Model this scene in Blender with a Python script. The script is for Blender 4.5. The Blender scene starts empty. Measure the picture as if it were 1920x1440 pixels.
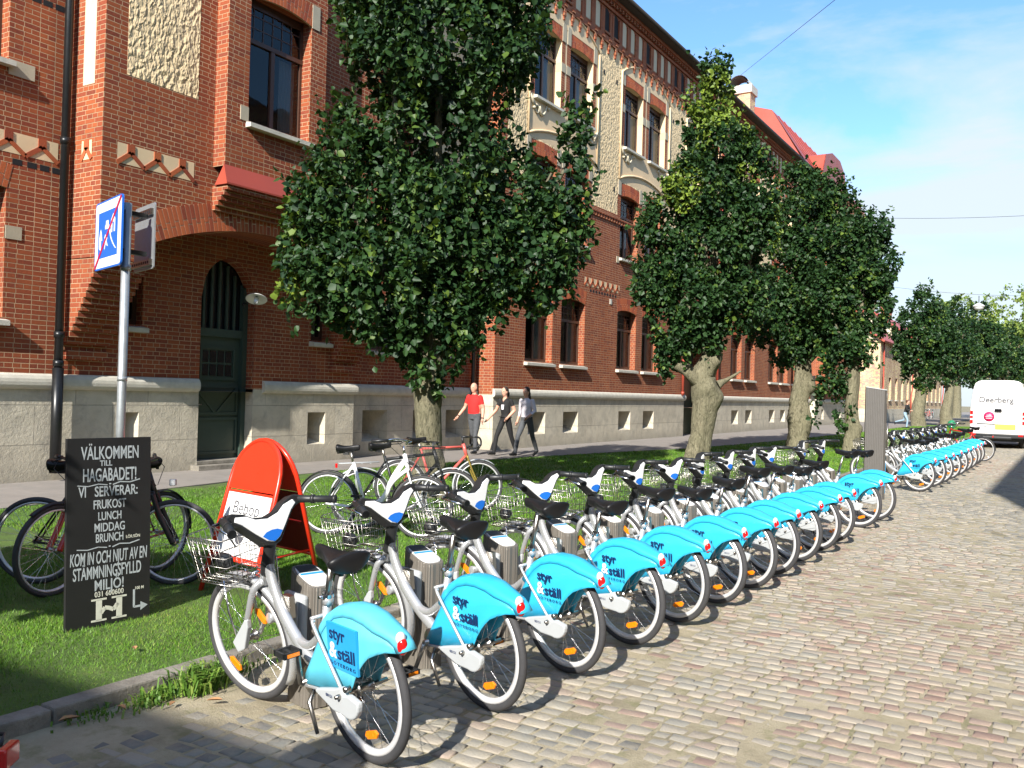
import bpy, math, random
import numpy as np
from math import sin, cos, pi, radians, sqrt, atan2
from mathutils import Vector, Matrix
random.seed(7); rng = np.random.default_rng(7)
S = bpy.context.scene; COL = S.collection
# ---------------------------------------------------------------- camera
HC = 1.65; FPX = 1700.0
def _cam():
    y, p, r = radians(31.7), radians(.5), radians(1.6)
    F = Vector((-sin(y)*cos(p), cos(y)*cos(p), sin(p))); R = Vector((cos(y), sin(y), 0)); U = R.cross(F)
    R2 = R*cos(r)+U*sin(r); U2 = -R*sin(r)+U*cos(r)
    M = Matrix((R2, U2, -F)).transposed().to_4x4(); M.translation = (0, 0, HC)
    c = bpy.data.cameras.new('camera'); o = bpy.data.objects.new('camera', c); COL.objects.link(o)
    o.matrix_world = M; c.sensor_width = 36; c.lens = 36*FPX/1920; c.clip_start = .05; c.clip_end = 3000
    S.camera = o
_cam()
# ---------------------------------------------------------------- sky, sun, exposure
SUN_EL = 32.5; SUN_DIR = Vector((-.21, .978, 0)).normalized()      # horizontal direction the light travels
def _light():
    w = bpy.data.worlds.new('World'); S.world = w; w.use_nodes = True
    nt = w.node_tree; N = nt.nodes; L = nt.links; N.clear()
    out = N.new('ShaderNodeOutputWorld'); bg = N.new('ShaderNodeBackground'); sk = N.new('ShaderNodeTexSky')
    sk.sky_type = 'NISHITA'; sk.sun_disc = False; sk.sun_elevation = radians(SUN_EL)
    src = -SUN_DIR; sk.sun_rotation = atan2(src.x, src.y)
    sk.air_density = 1.0; sk.dust_density = .6; sk.ozone_density = 1.6
    bg.inputs[1].default_value = .052
    tc = N.new('ShaderNodeTexCoord'); mp = N.new('ShaderNodeMapping'); mp.inputs['Scale'].default_value = (1.0, 1.0, 3.6)
    n1 = N.new('ShaderNodeTexNoise'); n1.inputs['Scale'].default_value = 2.3; n1.inputs['Detail'].default_value = 9; n1.inputs['Roughness'].default_value = .58; n1.inputs['Distortion'].default_value = .35
    rp = N.new('ShaderNodeValToRGB'); rp.color_ramp.elements[0].position = .47; rp.color_ramp.elements[1].position = .68
    sx = N.new('ShaderNodeSeparateXYZ'); mr = N.new('ShaderNodeMapRange')
    mr.inputs[1].default_value = .02; mr.inputs[2].default_value = .34; mr.inputs[3].default_value = .85; mr.inputs[4].default_value = 0.0
    ad = N.new('ShaderNodeMath'); ad.operation = 'MULTIPLY_ADD'; ad.inputs[1].default_value = .30; 
    cl = N.new('ShaderNodeMath'); cl.operation = 'MULTIPLY'; cl.inputs[1].default_value = .9; cl.use_clamp = True
    mx = N.new('ShaderNodeMix'); mx.data_type = 'RGBA'; mx.inputs['B'].default_value = (8.6, 9.4, 10.0, 1)
    tint = N.new('ShaderNodeMix'); tint.data_type = 'RGBA'; tint.blend_type = 'MULTIPLY'; tint.inputs['Factor'].default_value = 1; tint.inputs['B'].default_value = (1.75, 2.35, 2.85, 1)
    L.new(tc.outputs['Generated'], mp.inputs[0]); L.new(mp.outputs[0], n1.inputs[0])
    L.new(tc.outputs['Generated'], sx.inputs[0]); L.new(sx.outputs[2], mr.inputs[0])
    L.new(mr.outputs[0], ad.inputs[0]); L.new(n1.outputs[0], ad.inputs[2]); L.new(ad.outputs[0], rp.inputs[0])
    L.new(rp.outputs[0], cl.inputs[0]); L.new(cl.outputs[0], mx.inputs['Factor'])
    L.new(sk.outputs[0], tint.inputs['A']); L.new(tint.outputs['Result'], mx.inputs['A'])
    L.new(mx.outputs['Result'], bg.inputs[0]); L.new(bg.outputs[0], out.inputs[0])
    s = bpy.data.lights.new('sun', 'SUN'); s.energy = 5.0; s.angle = radians(.5); s.color = (1, .95, .87)
    o = bpy.data.objects.new('sun', s); COL.objects.link(o)
    d = (SUN_DIR*cos(radians(SUN_EL))+Vector((0, 0, -sin(radians(SUN_EL)))))
    o.rotation_euler = d.to_track_quat('-Z', 'Y').to_euler()
_light()
S.view_settings.view_transform = 'Standard'; S.view_settings.look = 'None'; S.view_settings.gamma = 1
S.view_settings.exposure = .92
S.render.engine = 'CYCLES'; S.cycles.max_bounces = 6; S.cycles.transparent_max_bounces = 12; S.cycles.diffuse_bounces = 3
S.cycles.glossy_bounces = 3; S.cycles.transmission_bounces = 3
S.render.resolution_x = 1024; S.render.resolution_y = 768
# ---------------------------------------------------------------- helpers
def tag(o, label=None, cat=None, group=None, kind=None):
    if label: o['label'] = label
    if cat: o['category'] = cat
    if group: o['group'] = group
    if kind: o['kind'] = kind
    return o
def empty(name, loc=(0, 0, 0), rz=0, label=None, cat=None, group=None):
    o = bpy.data.objects.new(name, None); COL.objects.link(o); o.location = loc; o.rotation_euler = (0, 0, rz); o.empty_display_size = .2
    return tag(o, label, cat, group)
def copy_tree(o, parent=None):
    c = o.copy(); COL.objects.link(c); c.parent = parent
    for ch in list(o.children): copy_tree(ch, c)
    return c
class MB:
    def __init__(s): s.v = []; s.f = []; s.mi = []; s.sm = []
    def add(s, vs, fs, m=0, smooth=False):
        b = len(s.v); s.v += [tuple(v) for v in vs]
        for f in fs: s.f.append([b+i for i in f]); s.mi.append(m); s.sm.append(smooth)
    def box(s, x0, x1, y0, y1, z0, z1, m=0):
        if x0 > x1: x0, x1 = x1, x0
        if y0 > y1: y0, y1 = y1, y0
        if z0 > z1: z0, z1 = z1, z0
        s.add([(x0, y0, z0), (x1, y0, z0), (x1, y1, z0), (x0, y1, z0), (x0, y0, z1), (x1, y0, z1), (x1, y1, z1), (x0, y1, z1)],
              [(0, 3, 2, 1), (4, 5, 6, 7), (0, 1, 5, 4), (1, 2, 6, 5), (2, 3, 7, 6), (3, 0, 4, 7)], m)
    def obox(s, c, a, b, n, m=0):          # centre and three half vectors
        c, a, b, n = map(Vector, (c, a, b, n)); vs = []
        for k in (-1, 1):
            for i, j in ((-1, -1), (1, -1), (1, 1), (-1, 1)): vs.append(c+a*i+b*j+n*k)
        fl = a.cross(b).dot(n) < 0
        fs = [(0, 3, 2, 1), (4, 5, 6, 7), (0, 1, 5, 4), (1, 2, 6, 5), (2, 3, 7, 6), (3, 0, 4, 7)]
        s.add(vs, [f[::-1] for f in fs] if fl else fs, m)
    def quad(s, a, b, c, d, m=0): s.add([a, b, c, d], [(0, 1, 2, 3)], m)
    def tube(s, pts, r, seg=8, m=0, closed=False, cap=True, smooth=True, flat=None):
        P = [Vector(p) for p in pts]; n = len(P); R = r if isinstance(r, (list, tuple)) else [r]*n
        T = []
        for i in range(n):
            a = P[(i-1) % n] if (closed or i > 0) else P[i]; b = P[(i+1) % n] if (closed or i < n-1) else P[i]
            T.append((b-a).normalized())
        ref = Vector((0, 0, 1)) if abs(T[0].z) < .9 else Vector((1, 0, 0))
        u = (ref-T[0]*ref.dot(T[0])).normalized(); vs = []
        for i in range(n):
            u = (u-T[i]*u.dot(T[i]))
            u = u.normalized() if u.length > 1e-6 else T[i].orthogonal().normalized()
            w = T[i].cross(u); fw = 1 if flat is None else flat
            for k in range(seg):
                a = 2*pi*k/seg; vs.append(P[i]+u*cos(a)*R[i]+w*sin(a)*R[i]*fw)
        fs = []
        for i in range(n if closed else n-1):
            j = (i+1) % n
            for k in range(seg):
                l = (k+1) % seg; fs.append((i*seg+k, i*seg+l, j*seg+l, j*seg+k))
        s.add(vs, fs, m, smooth)
        if cap and not closed:
            b = len(s.v)-n*seg
            s.f.append([b+k for k in range(seg)][::-1]); s.mi.append(m); s.sm.append(False)
            s.f.append([b+(n-1)*seg+k for k in range(seg)]); s.mi.append(m); s.sm.append(False)
    def ring(s, c, u, v, R, r, n=40, seg=8, m=0, a0=0, a1=2*pi, flat=None):
        c, u, v = Vector(c), Vector(u), Vector(v); cl = abs(a1-a0-2*pi) < 1e-4
        k = n if cl else n+1
        s.tube([c+u*R*cos(a0+(a1-a0)*i/n)+v*R*sin(a0+(a1-a0)*i/n) for i in range(k)], r, seg, m, closed=cl, flat=flat)
    def lathe(s, prof, c=(0, 0, 0), seg=24, m=0, axis=None, smooth=True):  # prof [(r,h)]
        c = Vector(c); A = Vector(axis or (0, 0, 1)).normalized(); u = A.orthogonal().normalized(); w = A.cross(u)
        vs = []; n = len(prof)
        for r, h in prof:
            for k in range(seg):
                a = 2*pi*k/seg; vs.append(c+A*h+u*r*cos(a)+w*r*sin(a))
        fs = [(i*seg+k, i*seg+(k+1) % seg, (i+1)*seg+(k+1) % seg, (i+1)*seg+k) for i in range(n-1) for k in range(seg)]
        s.add(vs, fs, m, smooth)
    def ball(s, c, rx, ry=None, rz=None, m=0, nu=12, nv=8):
        ry = ry or rx; rz = rz or rx; vs = []; fs = []
        for i in range(nv+1):
            t = pi*i/nv
            for k in range(nu): a = 2*pi*k/nu; vs.append((c[0]+rx*sin(t)*cos(a), c[1]+ry*sin(t)*sin(a), c[2]-rz*cos(t)))
        for i in range(nv):
            for k in range(nu): fs.append((i*nu+k, i*nu+(k+1) % nu, (i+1)*nu+(k+1) % nu, (i+1)*nu+k))
        s.add(vs, fs, m, True)
    def poly(s, pts, th, o=(0, 0, 0), ax=(1, 0, 0), ay=(0, 0, 1), m=0):    # extruded polygon; thickness along ax x ay
        o, ax, ay = Vector(o), Vector(ax), Vector(ay); n = ax.cross(ay).normalized()
        A = sum(pts[i][0]*pts[(i+1) % len(pts)][1]-pts[(i+1) % len(pts)][0]*pts[i][1] for i in range(len(pts)))
        if A < 0: pts = pts[::-1]
        k = len(pts); f = [o+ax*p[0]+ay*p[1]+n*th for p in pts]; b = [o+ax*p[0]+ay*p[1] for p in pts]
        s.add(f+b, [tuple(range(k)), tuple(range(2*k-1, k-1, -1))]+[(i, k+i, k+(i+1) % k, (i+1) % k) for i in range(k)], m)
    def build(s, name, mats, parent=None, loc=None, bevel=0, sub=0):
        me = bpy.data.meshes.new(name); me.from_pydata(s.v, [], s.f)
        ms = mats if isinstance(mats, (list, tuple)) else [mats]
        for m in ms: me.materials.append(m)
        me.polygons.foreach_set('material_index', s.mi); me.polygons.foreach_set('use_smooth', s.sm); me.update()
        o = bpy.data.objects.new(name, me); COL.objects.link(o)
        if parent: o.parent = parent
        if loc: o.location = loc
        if bevel:
            b = o.modifiers.new('b', 'BEVEL'); b.width = bevel; b.segments = 2; b.limit_method = 'ANGLE'
        return o
def build_split(mb, name, mats, parent=None, step=6, **kw):
    out = []                                                       # every box (6 faces) or face group becomes a part of its own
    n = len(mb.f); i = 0
    while i < n:
        fs = mb.f[i:i+step]; vi = sorted(set(v for f in fs for v in f)); mp = {v: k for k, v in enumerate(vi)}
        q = MB(); q.v = [mb.v[v] for v in vi]; q.f = [[mp[v] for v in f] for f in fs]; q.mi = mb.mi[i:i+step]; q.sm = mb.sm[i:i+step]
        out.append(q.build(name, mats, parent, **kw)); i += step
    return out
def raw_mesh(name, V, F, mat, parent=None, attr=None, smooth=False, fs=None):
    """V (n,3) array, F (m,k) array of equal polygons"""
    me = bpy.data.meshes.new(name); n, m, k = len(V), len(F), F.shape[1]
    me.vertices.add(n); me.vertices.foreach_set('co', V.astype(np.float32).ravel())
    me.loops.add(m*k); me.loops.foreach_set('vertex_index', F.astype(np.int32).ravel())
    me.polygons.add(m); me.polygons.foreach_set('loop_start', np.arange(0, m*k, k, dtype=np.int32)); me.polygons.foreach_set('loop_total', np.full(m, k, dtype=np.int32))
    if smooth: me.polygons.foreach_set('use_smooth', np.ones(m, dtype=bool))
    me.materials.append(mat); me.update(calc_edges=True)
    if attr is not None:
        a = me.attributes.new('shade', 'FLOAT', 'POINT'); a.data.foreach_set('value', attr.astype(np.float32))
    o = bpy.data.objects.new(name, me); COL.objects.link(o)
    if parent: o.parent = parent
    return o
# ---------------------------------------------------------------- materials
class NT:
    def __init__(s, name, disp=False):
        s.m = bpy.data.materials.new(name); s.m.use_nodes = True; s.t = s.m.node_tree; s.b = s.t.nodes['Principled BSDF']
    def n(s, typ, **kw):
        nd = s.t.nodes.new('ShaderNode'+typ)
        for k, v in kw.items():
            if hasattr(nd, k): setattr(nd, k, v)
            else: nd.inputs[k.replace('_', ' ')].default_value = v
        return nd
    def l(s, a, b): s.t.links.new(a, b)
    def mathn(s, op, a, b=None, c=None, clamp=False):
        nd = s.n('Math', operation=op); nd.use_clamp = clamp
        for i, x in enumerate((a, b, c)):
            if x is None: continue
            if isinstance(x, (int, float)): nd.inputs[i].default_value = x
            else: s.l(x, nd.inputs[i])
        return nd.outputs[0]
    def mix(s, f, a, b, blend='MIX'):
        nd = s.n('Mix', data_type='RGBA', blend_type=blend)
        for k, x in (('Factor', f), ('A', a), ('B', b)):
            if isinstance(x, (int, float)): nd.inputs[k].default_value = x
            elif isinstance(x, tuple): nd.inputs[k].default_value = (*x[:3], 1)
            else: s.l(x, nd.inputs[k])
        return nd.outputs['Result']
    def noise(s, scale, det=4, rough=.5, vec=None, dist=0):
        nd = s.n('TexNoise'); nd.inputs['Scale'].default_value = scale; nd.inputs['Detail'].default_value = det; nd.inputs['Roughness'].default_value = rough; nd.inputs['Distortion'].default_value = dist
        if vec is not None: s.l(vec, nd.inputs[0])
        return nd.outputs[0]
    def ramp(s, f, *st):
        nd = s.n('ValToRGB'); e = nd.color_ramp.elements
        while len(e) < len(st): e.new(.5)
        for i, (p, c) in enumerate(st): e[i].position = p; e[i].color = (*c, 1) if len(c) == 3 else c
        s.l(f, nd.inputs[0]); return nd.outputs[0]
    def bump(s, h, dist=.01, st=1.0):
        nd = s.n('Bump'); nd.inputs['Distance'].default_value = dist; nd.inputs['Strength'].default_value = st
        s.l(h, nd.inputs['Height']); s.l(nd.outputs[0], s.b.inputs['Normal'])
    def pos(s): return s.n('NewGeometry').outputs['Position']
    def obj(s): return s.n('TexCoord').outputs['Object']
    def col(s, c):
        if isinstance(c, tuple): s.b.inputs['Base Color'].default_value = (*c, 1)
        else: s.l(c, s.b.inputs['Base Color'])
def plain(name, c, rough=.5, metal=0, spec=.5, coat=0, var=.12, nscale=9, bump=0, bscale=60, emit=None):
    t = NT(name); b = t.b; b.inputs['Roughness'].default_value = rough; b.inputs['Metallic'].default_value = metal
    b.inputs['Specular IOR Level'].default_value = spec; b.inputs['Coat Weight'].default_value = coat
    if var:
        f = t.noise(nscale, 5, .6, t.obj())
        t.col(t.mix(f, tuple(x*(1-var) for x in c), tuple(min(1, x*(1+var)) for x in c)))
        rr = t.n('MapRange'); rr.inputs[3].default_value = max(0, rough-.1); rr.inputs[4].default_value = min(1, rough+.12); t.l(f, rr.inputs[0]); t.l(rr.outputs[0], b.inputs['Roughness'])
    else: t.col(c)
    if bump: t.bump(t.noise(bscale, 4, .6, t.obj()), bump)
    return t.m
def brick_mat(name, c1=(.26, .060, .027), c2=(.06, .018, .016), mortar=(.56, .37, .22), vertical=False, bw=.25, rh=.0755):
    t = NT(name); g = t.n('NewGeometry'); sp = t.n('SeparateXYZ'); t.l(g.outputs['Position'], sp.inputs[0])
    sn = t.n('SeparateXYZ'); t.l(g.outputs['True Normal'], sn.inputs[0])
    a = t.mathn('ABSOLUTE', sn.outputs[0]); f = t.mathn('GREATER_THAN', a, .5)
    u = t.mathn('MULTIPLY_ADD', f, t.mathn('SUBTRACT', sp.outputs[1], sp.outputs[0]), sp.outputs[0])
    cb = t.n('CombineXYZ')
    if vertical: t.l(u, cb.inputs[1]); t.l(sp.outputs[2], cb.inputs[0])
    else: t.l(u, cb.inputs[0]); t.l(sp.outputs[2], cb.inputs[1])
    wob = t.n('VectorMath', operation='MULTIPLY_ADD'); nz = t.n('TexNoise'); nz.inputs['Scale'].default_value = 2.2; t.l(cb.outputs[0], nz.inputs[0]); t.l(nz.outputs['Color'], wob.inputs[0]); wob.inputs[1].default_value = (.012, .012, 0); t.l(cb.outputs[0], wob.inputs[2])
    br = t.n('TexBrick'); t.l(wob.outputs[0], br.inputs[0]); br.offset = .5; br.squash = .52; br.squash_frequency = 2
    br.inputs['Scale'].default_value = 1; br.inputs['Brick Width'].default_value = bw; br.inputs['Row Height'].default_value = rh
    br.inputs['Mortar Size'].default_value = .0066; br.inputs['Mortar Smooth'].default_value = .35; br.inputs['Bias'].default_value = -.15
    br.inputs['Color1'].default_value = (0, 0, 0, 1); br.inputs['Color2'].default_value = (1, 1, 1, 1); br.inputs['Mortar'].default_value = (.5, .5, .5, 1)
    bc = t.ramp(br.outputs['Color'], (0, (c1[0]*1.1, c1[1]*1.25, c1[2])), (.4, (c1[0]*.82, c1[1]*.75, c1[2]*.8)), (.72, (c1[0]*.55, c1[1]*.48, c1[2]*.8)), (1, c2))
    pn = t.noise(.55, 5, .6, t.pos()); fn = t.noise(26, 3, .6, t.pos())
    bc = t.mix(t.mathn('MULTIPLY', t.ramp(pn, (.38, (0, 0, 0)), (.68, (1, 1, 1))), .62), bc, (.15, .040, .024))
    bc = t.mix(fn, bc, t.mix(.5, bc, (.50, .13, .05)), 'MIX')
    mc = t.mix(t.ramp(t.noise(1.4, 4, .6, t.pos()), (.35, (0, 0, 0)), (.65, (1, 1, 1))), mortar, tuple(x*.62 for x in mortar))
    t.col(t.mix(br.outputs['Fac'], bc, mc)); t.b.inputs['Roughness'].default_value = .85; t.b.inputs['Specular IOR Level'].default_value = .25
    h = t.mathn('SUBTRACT', t.mathn('MULTIPLY', t.noise(60, 3, .6, t.pos()), .35), br.outputs['Fac']); t.bump(h, .006)
    return t.m
def island_brick(name):
    t = NT(name); g = t.n('NewGeometry'); r = g.outputs['Random Per Island']
    c = t.ramp(r, (0, (.46, .12, .04)), (.5, (.37, .088, .032)), (.85, (.28, .058, .028)), (1, (.16, .032, .02)))
    t.col(t.mix(t.noise(30, 3, .6, t.pos()), c, t.mix(.5, c, (.42, .12, .06)))); t.b.inputs['Roughness'].default_value = .85; t.b.inputs['Specular IOR Level'].default_value = .25
    t.bump(t.noise(70, 3, .6, t.pos()), .003); return t.m
def rough_plaster():
    t = NT('rough_plaster'); p = t.pos(); mp = t.n('Mapping'); mp.inputs['Scale'].default_value = (1, 1, .62); t.l(p, mp.inputs[0])
    v = t.n('TexVoronoi', feature='SMOOTH_F1'); v.inputs['Scale'].default_value = 17
    nz = t.n('TexNoise'); nz.inputs['Scale'].default_value = 9; nz.inputs['Detail'].default_value = 4; t.l(mp.outputs[0], nz.inputs[0])
    ad = t.n('VectorMath', operation='MULTIPLY_ADD'); t.l(nz.outputs['Color'], ad.inputs[0]); ad.inputs[1].default_value = (.16, .16, .16); t.l(mp.outputs[0], ad.inputs[2]); t.l(ad.outputs[0], v.inputs[0])
    h = t.mathn('ADD', t.mathn('MULTIPLY', v.outputs['Distance'], -1.2), t.mathn('MULTIPLY', nz.outputs[0], .9))
    t.col(t.mix(t.noise(1.1, 5, .6, p), (.80, .62, .37), (.70, .53, .30))); t.b.inputs['Roughness'].default_value = .9; t.bump(h, .045, 1); return t.m
def stone_mat():
    t = NT('plinth_stone'); p = t.pos(); g = t.n('NewGeometry'); sp = t.n('SeparateXYZ'); t.l(p, sp.inputs[0]); sn = t.n('SeparateXYZ'); t.l(g.outputs['True Normal'], sn.inputs[0])
    f = t.mathn('GREATER_THAN', t.mathn('ABSOLUTE', sn.outputs[0]), .5)
    u = t.mathn('MULTIPLY_ADD', f, t.mathn('SUBTRACT', sp.outputs[1], sp.outputs[0]), sp.outputs[0]); cb = t.n('CombineXYZ'); t.l(u, cb.inputs[0]); t.l(sp.outputs[2], cb.inputs[1])
    br = t.n('TexBrick'); t.l(cb.outputs[0], br.inputs[0]); br.inputs['Scale'].default_value = 1; br.inputs['Brick Width'].default_value = 1.35; br.inputs['Row Height'].default_value = .62; br.inputs['Mortar Size'].default_value = .006; br.inputs['Mortar Smooth'].default_value = .6; br.inputs['Color1'].default_value = (0, 0, 0, 1); br.inputs['Color2'].default_value = (1, 1, 1, 1)
    n1 = t.noise(1.3, 7, .65, p); c = t.ramp(n1, (.25, (.40, .36, .28)), (.5, (.56, .51, .40)), (.8, (.66, .60, .48)))
    c = t.mix(t.mathn('MULTIPLY', br.outputs['Color'], .22), c, (.40, .34, .25))
    st = t.ramp(t.noise(3.2, 6, .7, p, .6), (.46, (0, 0, 0)), (.72, (1, 1, 1))); c = t.mix(t.mathn('MULTIPLY', st, .45), c, (.20, .19, .17))
    zz = t.n('MapRange'); zz.inputs[1].default_value = .42; zz.inputs[2].default_value = .02; t.l(sp.outputs[2], zz.inputs[0])
    c = t.mix(t.mathn('MULTIPLY', zz.outputs[0], t.mathn('MULTIPLY', n1, .9)), c, (.17, .16, .13))
    c = t.mix(t.mathn('MULTIPLY', br.outputs['Fac'], .55), c, (.19, .17, .14)); t.col(c); t.b.inputs['Roughness'].default_value = .85
    t.bump(t.mathn('SUBTRACT', t.mathn('ADD', t.noise(22, 6, .7, p), t.mathn('MULTIPLY', t.noise(3, 4, .6, p), .8)), t.mathn('MULTIPLY', br.outputs['Fac'], .8)), .012); return t.m
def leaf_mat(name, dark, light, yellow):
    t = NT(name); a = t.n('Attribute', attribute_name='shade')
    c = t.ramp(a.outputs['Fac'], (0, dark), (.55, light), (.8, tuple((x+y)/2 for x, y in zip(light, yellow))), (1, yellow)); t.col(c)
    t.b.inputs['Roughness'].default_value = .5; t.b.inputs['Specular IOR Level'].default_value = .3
    tr = t.n('BsdfTranslucent'); t.l(t.mix(.5, c, (.16, .30, .03)), tr.inputs[0])
    mx = t.n('MixShader'); mx.inputs[0].default_value = .14; t.l(t.b.outputs[0], mx.inputs[1]); t.l(tr.outputs[0], mx.inputs[2])
    t.l(mx.outputs[0], t.t.nodes['Material Output'].inputs[0]); return t.m
def bark_mat():
    t = NT('bark'); mp = t.n('Mapping'); mp.inputs['Scale'].default_value = (1, 1, .32); t.l(t.pos(), mp.inputs[0])
    n1 = t.noise(17, 7, .7, mp.outputs[0], 1.2); n2 = t.noise(2.5, 4, .6, t.pos())
    c = t.ramp(n1, (.36, (.05, .042, .028)), (.50, (.19, .165, .11)), (.72, (.30, .27, .18))); c = t.mix(t.mathn('MULTIPLY', n2, .5), c, (.13, .14, .07))
    t.col(c); t.b.inputs['Roughness'].default_value = .9; t.bump(n1, .05, 1); return t.m
def glass_mat():
    t = NT('window_glass'); N = t.t.nodes; N.remove(t.b); tr = t.n('BsdfTransparent'); tr.inputs[0].default_value = (.55, .60, .62, 1); gl = t.n('BsdfGlossy'); gl.inputs['Roughness'].default_value = .02; gl.inputs[0].default_value = (.62, .62, .60, 1)
    fr = t.n('Fresnel'); fr.inputs[0].default_value = 1.6
    nz = t.noise(1.5, 2, .5, t.pos()); bp = t.n('Bump'); bp.inputs['Distance'].default_value = .004; t.l(nz, bp.inputs['Height']); t.l(bp.outputs[0], gl.inputs['Normal'])
    f = t.mathn('ADD', t.mathn('MULTIPLY', fr.outputs[0], .8), .02, clamp=True); mx = t.n('MixShader'); t.l(f, mx.inputs[0]); t.l(tr.outputs[0], mx.inputs[1]); t.l(gl.outputs[0], mx.inputs[2])
    t.l(mx.outputs[0], N['Material Output'].inputs[0]); return t.m
def sett_mat():
    t = NT('granite_sett'); a = t.n('Attribute', attribute_name='shade'); p = t.pos()
    c = t.ramp(a.outputs['Fac'], (0, (.17, .165, .15)), (.22, (.27, .26, .225)), (.5, (.37, .335, .275)), (.72, (.36, .31, .25)), (.9, (.35, .26, .21)), (1, (.27, .18, .145)))
    n1 = t.noise(75, 4, .7, p); n2 = t.noise(9, 4, .6, p)
    c = t.mix(t.mathn('MULTIPLY', n1, .45), c, t.mix(.5, c, (.10, .09, .075))); c = t.mix(t.mathn('MULTIPLY', t.ramp(n2, (.45, (0, 0, 0)), (.7, (1, 1, 1))), .5), c, (.36, .31, .22))
    t.col(c); t.b.inputs['Roughness'].default_value = .8; t.bump(t.mathn('ADD', n1, n2), .006); return t.m
def joint_mat():
    t = NT('sand_joint'); p = t.pos(); c = t.ramp(t.noise(2.2, 6, .7, p), (.3, (.20, .17, .11)), (.5, (.36, .31, .21)), (.7, (.44, .38, .27)))
    g = t.ramp(t.noise(5, 5, .7, p), (.52, (0, 0, 0)), (.66, (1, 1, 1))); t.col(t.mix(t.mathn('MULTIPLY', g, .55), c, (.16, .17, .06))); t.b.inputs['Roughness'].default_value = .95
    t.bump(t.noise(90, 4, .7, p), .01); return t.m
def far_setts():
    t = NT('far_setts'); p = t.pos(); br = t.n('TexBrick'); t.l(p, br.inputs[0]); br.inputs['Scale'].default_value = 1; br.inputs['Brick Width'].default_value = .15; br.inputs['Row Height'].default_value = .11; br.inputs['Mortar Size'].default_value = .009
    br.inputs['Color1'].default_value = (.36, .27, .20, 1); br.inputs['Color2'].default_value = (.22, .21, .19, 1); br.inputs['Mortar'].default_value = (.26, .22, .14, 1)
    t.col(t.mix(t.mathn('MULTIPLY', t.noise(.8, 5, .7, p), .6), br.outputs['Color'], (.33, .27, .20))); t.b.inputs['Roughness'].default_value = .85; t.bump(t.noise(20, 4, .6, p), .01); return t.m
def ground_mat(name, stops, sc=3, rough=.95, bd=.02, bs=40, tint=None):
    t = NT(name); p = t.pos(); c = t.ramp(t.noise(sc, 8, .7, p), *stops)
    f = t.noise(bs*3, 3, .7, p); c = t.mix(t.mathn('MULTIPLY', f, .5), c, t.mix(.5, c, (.03, .03, .02)))
    if tint: c = t.mix(t.mathn('MULTIPLY', t.ramp(t.noise(.35, 4, .6, p), (.42, (0, 0, 0)), (.6, (1, 1, 1))), tint[3]), c, tint[:3])
    t.col(c); t.b.inputs['Roughness'].default_value = rough; t.bump(t.noise(bs, 5, .7, p), bd); return t.m
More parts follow.
